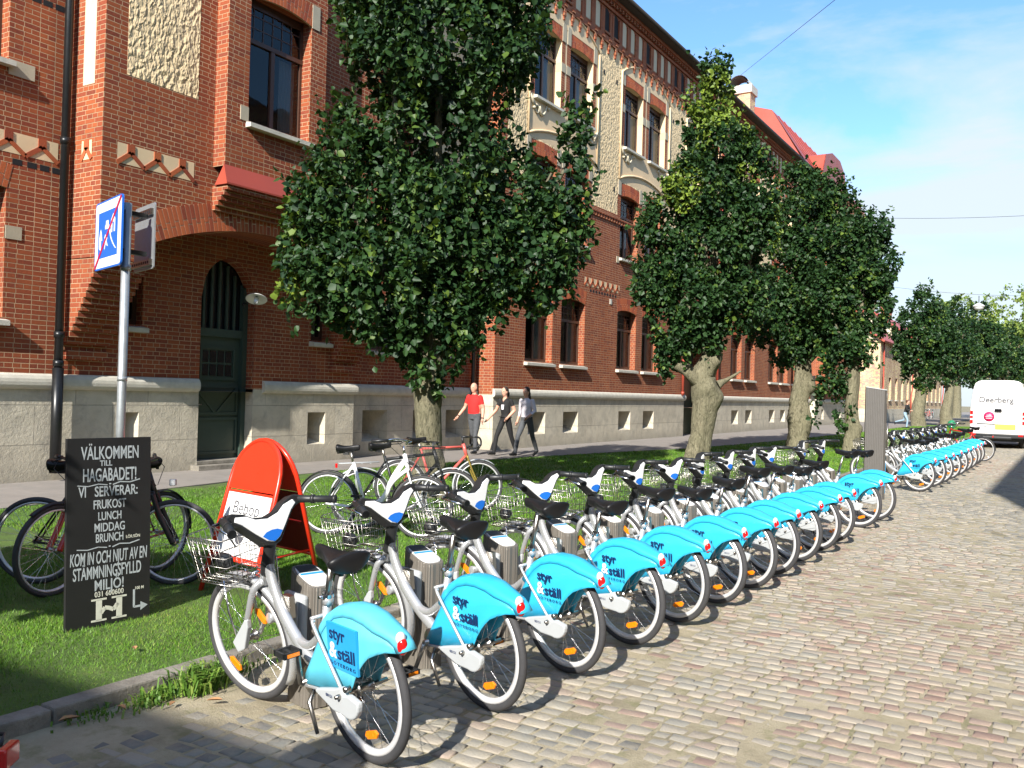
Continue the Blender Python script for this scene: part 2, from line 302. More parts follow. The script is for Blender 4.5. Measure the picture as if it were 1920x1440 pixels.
M = dict(
 brick=brick_mat('red_brick'), soldier=island_brick('arch_brick'), mortar=plain('mortar', (.58, .40, .25), .9, bump=.003),
 rough=rough_plaster(), smooth=plain('cream_plaster', (.72, .54, .33), .85, var=.16, nscale=2, bump=.002, bscale=30), cream=plain('pale_plaster', (.60, .52, .37), .85, var=.1, nscale=3, bump=.002),
 stone=stone_mat(), sill=plain('sill_stone', (.55, .52, .44), .8, var=.3, nscale=6, bump=.004), lstone=plain('lime_stone', (.42, .37, .27), .85, var=.2, nscale=5, bump=.003),
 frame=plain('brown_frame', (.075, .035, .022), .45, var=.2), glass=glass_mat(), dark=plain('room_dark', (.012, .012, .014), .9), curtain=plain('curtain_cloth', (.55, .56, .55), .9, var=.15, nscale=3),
 door=plain('green_door_paint', (.045, .07, .055), .4, var=.15), redmetal=plain('red_roof_metal', (.36, .062, .036), .45, var=.15, nscale=1.5), blackmetal=plain('black_iron', (.012, .013, .014), .35, metal=.2),
 eave=plain('eave_dark', (.035, .028, .022), .6), asphalt=ground_mat('asphalt', [(.3, (.22, .20, .18)), (.7, (.31, .275, .245))], 2, .9, .004, 60),
 lawn=ground_mat('lawn_soil', [(.3, (.055, .11, .018)), (.55, (.10, .20, .025)), (.75, (.16, .20, .045))], 4, .95, .03, 40, (.15, .13, .06, .25)), dirt=ground_mat('dirt', [(.3, (.17, .13, .08)), (.55, (.32, .26, .17)), (.8, (.40, .34, .24))], 5, .95, .02, 50, (.12, .13, .04, .5)),
 kerb=ground_mat('kerb_granite', [(.3, (.16, .145, .12)), (.7, (.34, .31, .26))], 6, .85, .012, 30), sett=sett_mat(), joint=joint_mat(), farsett=far_setts(),
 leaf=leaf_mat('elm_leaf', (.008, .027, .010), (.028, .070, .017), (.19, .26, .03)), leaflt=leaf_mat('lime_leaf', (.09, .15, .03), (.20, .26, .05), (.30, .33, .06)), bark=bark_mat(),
 silver=plain('silver_paint', (.55, .56, .57), .28, metal=.55, coat=.4, var=.05), chrome=plain('chrome', (.72, .72, .73), .16, metal=1, var=.05), steel=plain('brushed_steel', (.42, .40, .37), .3, metal=1, var=.15, nscale=20), alu=plain('rim_alu', (.70, .70, .70), .35, metal=.3, var=.05),
 pillar=plain('pillar_grey', (.10, .093, .085), .5, metal=.1, var=.1), dock=plain('dock_taupe', (.20, .18, .155), .42, metal=.35, var=.1), rubber=plain('tyre_rubber', (.045, .045, .048), .75, var=.25, nscale=30, bump=.0015, bscale=150), blackp=plain('black_plastic', (.018, .019, .02), .42, var=.15), seat=plain('saddle_vinyl', (.010, .010, .011), .42, spec=.35, var=.2),
 greyp=plain('grey_plastic', (.42, .44, .45), .45, var=.06), blue=plain('cyan_fairing', (.03, .44, .70), .35, coat=.25, var=.07, nscale=6), bluefade=plain('faded_cyan_fairing', (.10, .50, .66), .5, var=.22, nscale=7), sticker=plain('blue_sticker', (.02, .30, .60), .45, var=.05),
 navy=plain('navy_print', (.004, .02, .09), .5, var=0), whitep=plain('white_paint', (.80, .80, .79), .3, var=.04), cobalt=plain('cobalt_blue', (.015, .16, .62), .35, var=.05), orange=plain('orange_reflector', (.85, .22, .005), .25, coat=.5, var=.2, nscale=60), redlens=plain('red_lens', (.62, .01, .01), .12, coat=.8, var=.1, nscale=80), clearl=plain('clear_lens', (.65, .66, .68), .1, coat=.8, var=.2, nscale=60),
 red=plain('red_enamel', (.72, .035, .012), .3, coat=.3, var=.06), darkred=plain('dark_red_panel', (.16, .006, .008), .5, var=.1), bikered=plain('red_bike_paint', (.45, .02, .012), .3, coat=.5, var=.08), pink=plain('salmon_paint', (.62, .12, .10), .35, coat=.4, var=.15), gold=plain('gold_paint', (.45, .34, .08), .3, metal=.6, var=.1), lightbl=plain('pale_blue_paint', (.50, .60, .64), .3, metal=.3, coat=.3, var=.05),
 chalkb=plain('chalkboard', (.012, .012, .012), .6, var=.3, nscale=4), chalk=plain('chalk_paint', (.42, .46, .47), .8, var=.35, nscale=30), chalkw=plain('cream_chalk_paint', (.62, .62, .52), .8, var=.15, nscale=30), ink=plain('grey_ink', (.07, .07, .08), .6, var=0), signblue=plain('sign_blue', (.015, .13, .55), .35, var=.04), signred=plain('sign_red', (.45, .01, .06), .4, var=.03), galv=plain('galvanised', (.40, .43, .44), .42, metal=.6, var=.2, nscale=14),
 skin=plain('skin', (.62, .33, .23), .5, var=.08), hair=plain('dark_hair', (.03, .016, .01), .6, var=.3, nscale=60), hairb=plain('brown_hair', (.09, .04, .02), .6, var=.3, nscale=60), shirtred=plain('red_cloth', (.60, .02, .018), .85, var=.12, bump=.01, bscale=14), clothblack=plain('black_cloth', (.012, .012, .013), .85, var=.2, bump=.01, bscale=14), clothgrey=plain('grey_cloth', (.60, .57, .62), .85, var=.08, bump=.012, bscale=14), jeans=plain('grey_denim', (.075, .08, .088), .85, var=.35, nscale=14, bump=.01, bscale=18), bluejeans=plain('blue_denim', (.25, .36, .46), .85, var=.2), shoe=plain('black_shoe', (.01, .01, .01), .5),
 van=plain('van_white', (.80, .79, .77), .3, coat=.5, var=.02, nscale=1), vanglass=plain('van_black', (.01, .01, .012), .15), yellow=plain('yellow_sticker', (.80, .55, .08), .5, var=.2, nscale=30), magenta=plain('magenta_print', (.55, .02, .10), .4, var=.05), green=plain('green_helmet', (.02, .22, .10), .4),
 ybrick=brick_mat('yellow_brick', (.80, .68, .42), (.66, .52, .30), (.70, .60, .42)), hedge=plain('far_roof', (.30, .28, .28), .7), weed=leaf_mat('weed_leaf', (.05, .12, .02), (.12, .24, .03), (.30, .30, .08)), grass=leaf_mat('grass_blade', (.045, .115, .012), (.125, .27, .022), (.32, .33, .09)), dry=plain('dry_leaf', (.38, .20, .09), .8, var=.3, nscale=20))
# ================================================================ SETTING: ground
def sheet(name, x0, x1, y0, y1, z, mat, nx=1, ny=1, amp=0):
    X, Y = np.meshgrid(np.linspace(x0, x1, nx+1), np.linspace(y0, y1, ny+1)); Z = np.full_like(X, z)
    if amp: Z = Z+amp*(np.sin(X*2.1+1)*np.sin(Y*1.7)+.6*np.sin(X*5.3)*np.sin(Y*4.1+2))
    V = np.stack([X.ravel(), Y.ravel(), Z.ravel()], 1); i = np.arange(nx); j = np.arange(ny); I, J = np.meshgrid(i, j); b = (J*(nx+1)+I).ravel()
    o = raw_mesh(name, V, np.stack([b, b+1, b+nx+2, b+nx+1], 1), mat, smooth=True); return tag(o, kind='structure')
sheet('ground', -600, 600, -300, 900, -.06, M['dirt'])
sheet('road_bed', -4.12, 5.2, -14, 300, -.0075, M['joint'])
sheet('far_road', -4.12, 5.2, 44, 300, 0, M['farsett'])
sheet('lawn', -12.1, -4.22, -12, 75, .035, M['lawn'], 40, 300, .008)
def footpath():                        # asphalt path whose lawn edge swings out with distance
    b = MB(); ys = [-14, 0, 6, 10.6, 14, 19, 23, 27, 34, 44, 70, 300]; xs = [-11.0, -11.0, -11.1, -11.85, -12.0, -11.5, -10.9, -10.1, -9.7, -9.5, -9.4, -9.4]
    for i in range(len(ys)-1):
        b.quad((-19, ys[i], .05), (xs[i], ys[i], .05), (xs[i+1], ys[i+1], .05), (-19, ys[i+1], .05))
        b.quad((xs[i], ys[i], .05), (xs[i], ys[i], -.05), (xs[i+1], ys[i+1], -.05), (xs[i+1], ys[i+1], .05))
    tag(b.build('footpath', M['asphalt']), kind='structure')
footpath()
def path_edge(y):
    ys = [-14, 0, 6, 10.6, 14, 19, 23, 27, 34, 44, 70, 300]; xs = [-11.0, -11.0, -11.1, -11.85, -12.0, -11.5, -10.9, -10.1, -9.7, -9.5, -9.4, -9.4]
    return np.interp(y, ys, xs)
def kerb():
    b = MB(); y = -12.0
    while y < 70:
        L = random.uniform(.75, 1.15); dx = random.uniform(-.012, .012); dz = random.uniform(-.008, .008)
        b.box(-4.24+dx, -4.12+dx, y, y+L-.012, -.05, .065+dz); y += L
    tag(b.build('kerb', M['kerb'], bevel=.012), kind='structure')
kerb()
def setts():
    xs = []; ys = []; w = []; h = []; zs = []; y = .3; rows = 0
    while y < 44:
        rh = .098+rng.normal(0, .0035); x = -4.10+rng.uniform(0, .12)
        xmax = min(4.2, 1.6 if y > 6 else 3.2)
        while x < xmax:
            L = max(.07, rng.normal(.118, .02)); wob = .05*sin(x*1.1+y*.21)+.018*sin(x*3.3+y*1.7)
            if not (x < -3.93+.10*sin(y*5.3)+.06*sin(y*13+1)+(.12 if 2.6 < y < 3.5 else 0) and y < 4.8):
                xs.append(x+L/2); ys.append(y+wob); w.append(L); h.append(rh)
            x += L
        y += rh
    xs, ys, w, h = map(np.array, (xs, ys, w, h)); n = len(xs); g = .005
    hw = w/2-g-rng.uniform(0, .003, n); hh = h/2-g-rng.uniform(0, .004, n); top = rng.normal(0, .0032, n)-.0035*(np.sin(xs*2.1+1)*np.sin(ys*1.3)+1)-.005*np.clip((-3.15-xs)*2, 0, 1)*np.clip((4.2-ys), 0, 1); tx = rng.normal(0, .014, n); ty = rng.normal(0, .014, n); rot = rng.normal(0, .05, n)
    V = np.zeros((n, 12, 3)); c = [(-1, -1), (1, -1), (1, 1), (-1, 1)]
    for k, (a, b) in enumerate(c):
        jx = rng.normal(0, .0045, n); jy = rng.normal(0, .0045, n)
        for lay, (ins, z) in enumerate([(0, -.03), (.0, -.006), (.009, 0.0)]):
            X = a*(hw-ins)+jx; Y = b*(hh-ins)+jy
            V[:, lay*4+k, 0] = xs+X*np.cos(rot)-Y*np.sin(rot); V[:, lay*4+k, 1] = ys+X*np.sin(rot)+Y*np.cos(rot)
            V[:, lay*4+k, 2] = z+(top+tx*X+ty*Y if lay else 0)
    F = [(8, 9, 10, 11)]
    for l in (0, 4):
        for k in range(4): F.append((l+k, l+(k+1) % 4, l+4+(k+1) % 4, l+4+k))
    F = (np.arange(n)[:, None, None]*12+np.array(F)[None]).reshape(-1, 4)
    pat = .5+.22*np.sin(xs*.7+ys*.33)+rng.normal(0, .21, n)
    o = raw_mesh('cobbled_road', V.reshape(-1, 3), F, M['sett'], attr=np.repeat(np.clip(pat, 0, 1), 12)); tag(o, kind='structure')
setts()
# ================================================================ BUILDING
def wall(b, X, y0, y1, z0, z1, holes, mf, depth=.24, ys=(), zs=(), nrm='x', splay=None):
    """wall sheet in the plane x=X facing +x (nrm x) or y=X facing -y; holes (y0,y1,z0,z1[,depth]) get reveals"""
    Y = sorted(set([y0, y1]+[v for h in holes for v in h[:2]]+list(ys))); Z = sorted(set([z0, z1]+[v for h in holes for v in h[2:4]]+list(zs)))
    Y = [v for v in Y if y0-1e-6 <= v <= y1+1e-6]; Z = [v for v in Z if z0-1e-6 <= v <= z1+1e-6]
    P = (lambda y, z, d=0: (X-d, y, z)) if nrm == 'x' else (lambda y, z, d=0: (y, X+d, z))
    for i in range(len(Y)-1):
        for j in range(len(Z)-1):
            cy, cz = (Y[i]+Y[i+1])/2, (Z[j]+Z[j+1])/2
            if any(h[0] < cy < h[1] and h[2] < cz < h[3] for h in holes): continue
            b.quad(P(Y[i], Z[j]), P(Y[i+1], Z[j]), P(Y[i+1], Z[j+1]), P(Y[i], Z[j+1]), mf(cy, cz))
    for h in holes:
        d = h[4] if len(h) > 4 else depth; a0, a1, c0, c1 = h[:4]; sy = h[5] if len(h) > 5 else 0
        m = mf((a0+a1)/2, c0-.02) if len(h) <= 6 else h[6]
        i0, i1, k0, k1 = (a0+sy*.15, a1-sy, c0+sy*.7, c1) if sy else (a0, a1, c0, c1)
        b.quad(P(a0, c0), P(a0, c1), P(i0, k1, d), P(i0, k0, d), m); b.quad(P(a1, c0), P(i1, k0, d), P(i1, k1, d), P(a1, c1), m)
        b.quad(P(a0, c0), P(i0, k0, d), P(i1, k0, d), P(a1, c0), m); b.quad(P(a0, c1), P(a1, c1), P(i1, k1, d), P(i0, k1, d), m)
def arch_bricks(b, X, yc, w, zs, rise, th, n, nrm='x', proud=.006, back=.04, fill=False):
    """segmental brick arch: springing zs, crown zs+rise, ring thickness th; one box per brick"""
    R = ((w/2)**2+rise**2)/(2*rise); zc = zs+rise-R; A = math.asin(w/2/R); P = (lambda y, z, d=0: (X+d, y, z)) if nrm == 'x' else (lambda y, z, d=0: (y, X-d, z))
    for i in range(n):
        a0 = -A+2*A*(i+.10)/n; a1 = -A+2*A*(i+.90)/n; cuts = [(0, th*.48), (th*.52, th)] if i % 2 else [(0, th*.31), (th*.35, th)]
        for r0, r1 in cuts:
            q = [(yc+(R+r)*sin(a), zc+(R+r)*cos(a)) for r, a in ((r0, a0), (r0, a1), (r1, a1), (r1, a0))]
            vs = [P(y, z, proud) for y, z in q]+[P(y, z, -back) for y, z in q]
            b.add(vs, [(0, 1, 2, 3), (0, 4, 5, 1), (1, 5, 6, 2), (2, 6, 7, 3), (3, 7, 4, 0)], 0)
    for i in range(n):
        a0 = -A+2*A*i/n; a1 = -A+2*A*(i+1)/n
        q = [(yc+(R+r)*sin(a), zc+(R+r)*cos(a)) for r, a in ((0, a0), (0, a1), (th, a1), (th, a0))]
        vs = [P(y, z, proud-.005) for y, z in q]+[P(y, z, -back) for y, z in q]; b.add(vs, [(0, 1, 2, 3), (0, 4, 5, 1)], 1)
    return R, zc, A
def make_window(bld, X, yc, w, z0, z1, rise=.09, rev=.24, sill=True, lint=.36, cols=5, rows=3, blind=0, label=None, two=True):
    """z0 = sill level, z1 = top of opening at its crown; child of the building with frame, panes, curtain, sill, lintel"""
    Xf = X-rev; h = z1-z0; f = MB(); fw = .06; zt = z1-h*.33
    f.box(Xf-.03, Xf+.03, yc-w/2, yc-w/2+fw, z0, z1); f.box(Xf-.03, Xf+.03, yc+w/2-fw, yc+w/2, z0, z1)
    f.box(Xf-.028, Xf+.028, yc-w/2, yc+w/2, z0, z0+fw); f.box(Xf-.028, Xf+.028, yc-w/2, yc+w/2, z1-fw-rise*.9, z1)
    f.box(Xf-.032, Xf+.045, yc-w/2, yc+w/2, zt-.04, zt+.04)
    if two: f.box(Xf-.026, Xf+.036, yc-.045, yc+.045, z0+fw, zt-.04)
    for s in ((-1, 1) if two else (0,)):
        ww = w/4-.04 if two else w/2-.06; cc = yc+s*w/4
        for e in (-1, 1): f.box(Xf-.012, Xf+.02, cc+e*ww-.018, cc+e*ww+.018, z0+fw, zt-.04)
        f.box(Xf-.013, Xf+.019, cc-ww, cc+ww, z0+fw, z0+fw+.04)
    for i in range(1, cols+1-(0)): 
        y = yc-w/2+fw+(w-2*fw)*i/(cols+1); f.box(Xf-.008, Xf+.012, y-.009, y+.009, zt+.04, z1-fw)
    for j in range(1, rows):
        z = zt+.04+(z1-fw-zt-.04)*j/rows; f.box(Xf-.007, Xf+.011, yc-w/2+fw, yc+w/2-fw, z-.009, z+.009)
    fo = f.build('window', M['frame'], bld)
    if label: fo['label'] = label
    g = MB(); g.quad((Xf, yc-w/2, z0), (Xf, yc+w/2, z0), (Xf, yc+w/2, z1), (Xf, yc-w/2, z1)); g.build('pane', M['glass'], fo)
    c = MB(); nn = 10; top = zt-.05
    for s, wd in ((-1, random.uniform(.16, .3)), (1, random.uniform(.16, .34))):
        pts = [(Xf-.12-.02*(k % 2), yc+s*(w/2-fw-wd*w*k/nn)) for k in range(nn+1)]
        for k in range(nn): c.quad((pts[k][0], pts[k][1], z0+.06), (pts[k+1][0], pts[k+1][1], z0+.06), (pts[k+1][0], pts[k+1][1], top), (pts[k][0], pts[k][1], top))
    c.build('curtain', M['curtain'], fo)
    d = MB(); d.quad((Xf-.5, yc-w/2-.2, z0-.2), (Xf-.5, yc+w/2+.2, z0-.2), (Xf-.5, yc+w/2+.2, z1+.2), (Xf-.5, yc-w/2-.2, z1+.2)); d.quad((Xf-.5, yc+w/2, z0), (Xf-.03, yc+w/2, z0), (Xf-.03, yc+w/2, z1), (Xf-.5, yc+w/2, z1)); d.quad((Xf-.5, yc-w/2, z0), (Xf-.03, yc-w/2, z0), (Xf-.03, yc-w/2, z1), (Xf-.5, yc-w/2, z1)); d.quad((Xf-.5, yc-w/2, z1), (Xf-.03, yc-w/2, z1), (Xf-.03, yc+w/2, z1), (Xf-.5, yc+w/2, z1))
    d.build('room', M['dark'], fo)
    if sill:
        s = MB(); a, e = yc-w/2-.05, yc+w/2+.05
        s.add([(Xf, a, z0+.02), (Xf, e, z0+.02), (X+.13, e, z0-.05), (X+.13, a, z0-.05), (Xf, a, z0-.13), (Xf, e, z0-.13), (X+.13, e, z0-.125), (X+.13, a, z0-.125)], [(0, 3, 2, 1), (3, 7, 6, 2), (0, 4, 7, 3), (1, 2, 6, 5), (4, 5, 6, 7)])
        s.build('sill', M['sill'], fo)
    if lint:
        l = MB(); R, zc, A = arch_bricks(l, X, yc, w+.02, z1-rise, rise, lint, max(9, int(w/.082)))
        n = 8                                                      # corner fill between flat hole and arch
        l.build('lintel', [M['soldier'], M['mortar']], fo)
    return fo
def zigzag(b, X, y0, y1, z0, z1, pitch, nrm='x', cream=1, brick=0):
    P = (lambda y, z, d: Vector((X+d, y, z))) if nrm == 'x' else (lambda y, z, d: Vector((y, X-d, z)))
    n = max(1, round((y1-y0)/pitch)); p = (y1-y0)/n; hm = z0+(z1-z0)*.60
    b.quad(P(y0, z0, .004), P(y1, z0, .004), P(y1, z1, .004), P(y0, z1, .004), cream)
    def bar(a, c, w):
        a = Vector(a); c = Vector(c); d = (c-a); L = d.length; t = d/L; q = Vector((-t.y, t.x))*w/2
        v = [P(*(a+q), .016), P(*(a-q), .016), P(*(c-q), .016), P(*(c+q), .016), P(*(a+q), .0), P(*(a-q), .0), P(*(c-q), .0), P(*(c+q), .0)]
        b.add(v, [(0, 1, 2, 3), (0, 4, 5, 1), (1, 5, 6, 2), (2, 6, 7, 3), (3, 7, 4, 0)], brick)
    for i in range(n):
        a = y0+i*p; bar((a, z0), (a+p/2, hm), .07); bar((a+p/2, hm), (a+p, z0), .07); bar((a+p/2, hm-.02), (a+p/2, z1), .13)
BLD = empty('brick_building', (0, 0, 0), 0, 'long red brick school-like building with cream plaster upper floors and pale stone plinth', 'building')
XW, XR, XP, XU, XB = -13.4, -14.0, -13.7, -12.8, -12.5
def mats_brick(cy, cz): return 0
def plinth(name, X, y0, y1, cells, z1=1.56, ext=()):
    b = MB(); wall(b, X, y0, y1, -.05, z1, [(c[0], c[1], c[2], c[3], .55, .28) for c in cells], lambda y, z: 0)
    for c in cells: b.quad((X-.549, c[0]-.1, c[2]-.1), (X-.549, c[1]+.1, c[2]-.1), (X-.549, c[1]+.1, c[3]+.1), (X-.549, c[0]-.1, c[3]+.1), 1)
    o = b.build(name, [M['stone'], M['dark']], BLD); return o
def moulding(X, y0, y1, z=1.6, endcap=True):
    b = MB(); pr = [(0, .13), (.03, .125), (.06, .10), (.085, .05), (.09, 0), (.085, -.05), (.06, -.09), (.02, -.11), (0, -.115)]
    vs = []; fs = []
    for y in (y0-.05, y1+.05): vs += [(X+d, y, z+h) for d, h in pr]
    n = len(pr); fs = [(k, n+k, n+k+1, k+1) for k in range(n-1)]; fs += [tuple(range(n)), tuple(range(2*n-1, n-1, -1))]
    b.add(vs, fs, 0, False); b.build('plinth_moulding', M['sill'], BLD)
# --- left wing
b = MB(); wall(b, XP, -6, 8.5, 1.56, 17, [(5.9, 7.52, 6.45, 8.6), (5.95, 7.55, 2.56, 4.6)], lambda y, z: 0)
b.build('wall', M['brick'], BLD)
make_window(BLD, XP, 6.71, 1.62, 6.45, 8.6); make_window(BLD, XP, 6.75, 1.6, 2.56, 4.6)
b = MB()
b.box(XP-.02, XP+.02, 7.52, 7.92, 6.22, 6.45, 0); b.box(XP-.02, XP+.012, 7.55, 7.8, 3.75, 3.95, 0); build_split(b, 'stone_block', M['lstone'], BLD)
b = MB(); zigzag(b, XP, 5.2, 8.34, 5.05, 5.37, .55); b.build('zigzag_band', [M['soldier'], M['smooth']], BLD)
b = MB()
for y, z in ((7.70, 4.93), (7.93, 4.93), (8.13, 4.93), (8.33, 4.93), (7.92, 7.5), (8.1, 7.5), (8.3, 7.5)):
    b.box(XP-.01, XP+.003, y-.075, y+.075, z-.045, z+.045)
build_split(b, 'vent_hole', M['dark'], BLD)
plinth('plinth', XP, -6, 11.2, [(9.58, 9.95, .5, 1.12), (4.2, 4.9, .5, 1.12)]); plinth('plinth', XP, 12.5, 15.45, [(14.02, 14.55, .42, 1.1)]); moulding(XP, -6, 11.12); moulding(XP, 12.78, 15.45)
# --- portal: set-back porch wall, arch block above
b = MB(); wall(b, XP-.003, 8.5, 15.45, 1.56, 5.0, [(11.2, 12.5, 1.5, 4.03, .3), (9.66, 9.96, 2.62, 3.9), (14.05, 14.55, 2.62, 3.9)], lambda y, z: 0); b.build('porch_wall', M['brick'], BLD)
for yc, w in ((9.81, .30), (14.3, .5)): make_window(BLD, XP, yc, w, 2.62, 3.9, rev=.2, lint=0, cols=1, two=False)
AC, AW, AZ, AR, AT = 11.97, 5.2, 3.88, .56, .48      # arch centre, width, springing, rise, ring
R_, zc_, A_ = ((AW/2)**2+AR**2)/(2*AR), 0, 0; zc_ = AZ+AR-R_; A_ = math.asin(AW/2/R_)
b = MB()                                                          # spandrel above the arch
N = 26
for i in range(N):
    ya, yb = AC-AW/2+AW*i/N, AC-AW/2+AW*(i+1)/N; za, zb = zc_+sqrt(R_**2-(ya-AC)**2), zc_+sqrt(R_**2-(yb-AC)**2)
    b.quad((XU, ya, za), (XU, yb, zb), (XU, yb, 5.0), (XU, ya, 5.0)); b.quad((XU, ya, za), (XP, ya, za), (XP, yb, zb), (XU, yb, zb))
wall(b, XU, 8.5, AC-AW/2, 3.55, 5.0, [], lambda y, z: 0); wall(b, XU, AC+AW/2, 15.45, 3.55, 5.0, [], lambda y, z: 0)
wall(b, XU, 8.5, 15.45, 5.0, 17, [(11.08, 12.62, 6.32, 8.62)], lambda y, z: 0)
wall(b, 8.5, XP, XU, 3.55, 17, [], lambda y, z: 0, nrm='y'); b.quad((XP, 15.45, 3.55), (XU, 15.45, 3.55), (XU, 15.45, 17), (XP, 15.45, 17))
b.quad((XU, AC-AW/2, 3.55), (XU, AC-AW/2, AZ), (XP, AC-AW/2, AZ), (XP, AC-AW/2, 3.55)); b.quad((XU, AC+AW/2, 3.55), (XU, AC+AW/2, AZ), (XP, AC+AW/2, AZ), (XP, AC+AW/2, 3.55))
b.build('portal_wall', M['brick'], BLD)
b = MB(); arch_bricks(b, XU, AC, AW, AZ, AR, AT, 62, proud=.012, back=.05); b.build('portal_arch', [M['soldier'], M['mortar']], BLD)
b = MB()                                                          # stepped corbels carrying the block
for ya, yb in ((8.5, AC-AW/2), (AC+AW/2, 15.45)):
    for k in range(14):
        f = k/13.0; x = XP+.06+(XU-XP-.06)*f**.9; z = 2.12+k*.103; w2 = .12*(1-f)
        b.box(XP, x, ya+(0 if ya < 9 else w2), yb-(w2 if ya < 9 else 0), z, z+.103)
    b.box(XP, XP+.10, ya+.05, yb-.1, 1.98, 2.12)
    b.build('corbel', M['brick'], BLD); b = MB()
b = MB(); zigzag(b, XU, 8.76, 10.22, 5.08, 5.40, .49); zigzag(b, 8.5, -13.32, -13.06, 5.1, 5.40, .26, nrm='y'); b.build('zigzag_band', [M['soldier'], M['smooth']], BLD)
b = MB(); b.box(XU-.02, XU+.004, 8.89, 10.26, 6.5, 9.6); b.build('plaster_panel', M['rough'], BLD)
b = MB(); b.box(-13.34, -13.04, 8.497, 8.52, 6.28, 9.6); b.build('plaster_panel', M['cream'], BLD)
# bay
b = MB(); wall(b, XB, 10.62, 13.02, 5.42, 17, [(11.1, 12.6, 6.32, 8.62)], lambda y, z: 0)
b.quad((XU, 10.62, 5.42), (XB, 10.62, 5.42), (XB, 10.62, 17), (XU, 10.62, 17)); b.quad((XU, 13.02, 5.42), (XU, 13.02, 17), (XB, 13.02, 17), (XB, 13.02, 5.42))
b.build('bay_wall', M['brick'], BLD); make_window(BLD, XB, 11.85, 1.5, 6.32, 8.62, rise=.1, rev=.26)
b = MB(); b.box(XB-.02, XB+.015, 10.92, 11.1, 6.3, 6.55); b.box(XB-.02, XB+.015, 12.6, 12.8, 8.5, 8.95); b.box(XB-.02, XB+.015, 10.92, 11.1, 8.5, 8.95); build_split(b, 'stone_block', M['lstone'], BLD)
b = MB(); b.add([(XB, 10.60, 5.44), (XB, 13.04, 5.44), (XB+.11, 13.06, 5.12), (XB+.11, 10.58, 5.12), (XB+.11, 13.06, 5.09), (XB+.11, 10.58, 5.09), (XB-.2, 13.06, 5.09), (XB-.2, 10.58, 5.09)], [(0, 3, 2, 1), (3, 5, 4, 2), (0, 7, 5, 3), (1, 2, 4, 6), (5, 7, 6, 4)]); b.build('metal_flashing', M['redmetal'], BLD)
b = MB()
for k in range(5): b.box(XU, XB+.08-.075*k, 10.62, 13.02, 5.09-.085*(k+1), 5.09-.085*k)
b.build('bay_corbel', M['brick'], BLD)
# door
d = MB(); yc = 11.85; Xd = XP-.3; w = 1.3; spring = 3.25
d.box(Xd-.02, Xd, yc-w/2, yc+w/2, .2, 2.62); 
for s in (-1, 1): d.box(Xd, Xd+.09, yc+s*(w/2-.05)-.06, yc+s*(w/2-.05)+.06, .2, spring+.3)
d.box(Xd, Xd+.07, yc-w/2, yc+w/2, 2.55, 2.70)
def panel(y0, y1, z0, z1):
    d.box(Xd, Xd+.03, y0, y1, z0, z0+.05); d.box(Xd, Xd+.03, y0, y1, z1-.05, z1); d.box(Xd, Xd+.029, y0, y0+.05, z0, z1); d.box(Xd, Xd+.029, y1-.05, y1, z0, z1)
panel(yc-.52, yc+.52, .3, 1.0); panel(yc-.52, yc+.52, 1.05, 1.62); panel(yc-.42, yc+.42, 1.72, 2.36)
for t in (-1, 1): d.obox((Xd+.015, yc+t*.26, 1.33), (0, .25, .25*t), (0, -.02, .02*t), (.012, 0, 0))
for k in range(7): y = yc-.55+1.1*k/6; d.box(Xd-.01, Xd+.03, y-.025, y+.025, 2.7, min(4.0, spring+.85-abs(y-yc)*.9))
DO = d.build('door', M['door'], BLD); DO['label'] = 'dark green arched door with eight small panes'
d = MB()
for i in range(4):
    for j in range(2): d.box(Xd, Xd+.012, yc-.36+.185*i, yc-.36+.185*i+.145, 1.80+.26*j, 1.80+.26*j+.22)
d.box(Xd-.05, Xd-.03, yc-.6, yc+.6, 2.7, 4.0); d.build('pane', M['vanglass'], DO)
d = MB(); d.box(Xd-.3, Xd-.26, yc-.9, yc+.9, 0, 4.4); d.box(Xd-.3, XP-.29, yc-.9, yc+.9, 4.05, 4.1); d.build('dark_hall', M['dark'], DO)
d = MB(); d.lathe([(0, .06), (.022, .055), (.022, .0), (.012, 0)], (Xd, yc-.5, 1.25), 10, axis=(1, 0, 0)); d.tube([(Xd+.05, yc-.5, 1.25), (Xd+.05, yc-.38, 1.25)], .01); d.build('handle', M['steel'], DO)
b = MB()                                                          # arched brick infill over the door head
for i in range(16):
    ya, yb = yc-w/2+w*i/16, yc-w/2+w*(i+1)/16; fz = lambda y: spring+.78*sqrt(max(0, 1-((y-yc)/(w/2))**2))**1.0
    b.quad((XP-.004, ya, fz(ya)), (XP-.004, yb, fz(yb)), (XP-.004, yb, 4.04), (XP-.004, ya, 4.04)); b.quad((XP-.004, ya, fz(ya)), (XP-.3, ya, fz(ya)), (XP-.3, yb, fz(yb)), (XP-.004, yb, fz(yb)))
b.build('door_head', M['brick'], BLD)
b = MB(); b.box(XP-.3, XP+.22, yc-.78, yc+.78, .0, .14); b.box(XP-.3, XP+.02, yc-.67, yc+.67, .14, .21); b.build('door_step', M['kerb'], BLD, bevel=.01)
b = MB(); b.quad((XP, 11.2, 0), (XP-.3, 11.2, 0), (XP-.3, 11.2, 1.56), (XP, 11.2, 1.56)); b.quad((XP, 12.5, 0), (XP-.3, 12.5, 0), (XP-.3, 12.5, 1.56), (XP, 12.5, 1.56)); build_split(b, 'door_jamb', M['stone'], BLD, 1)
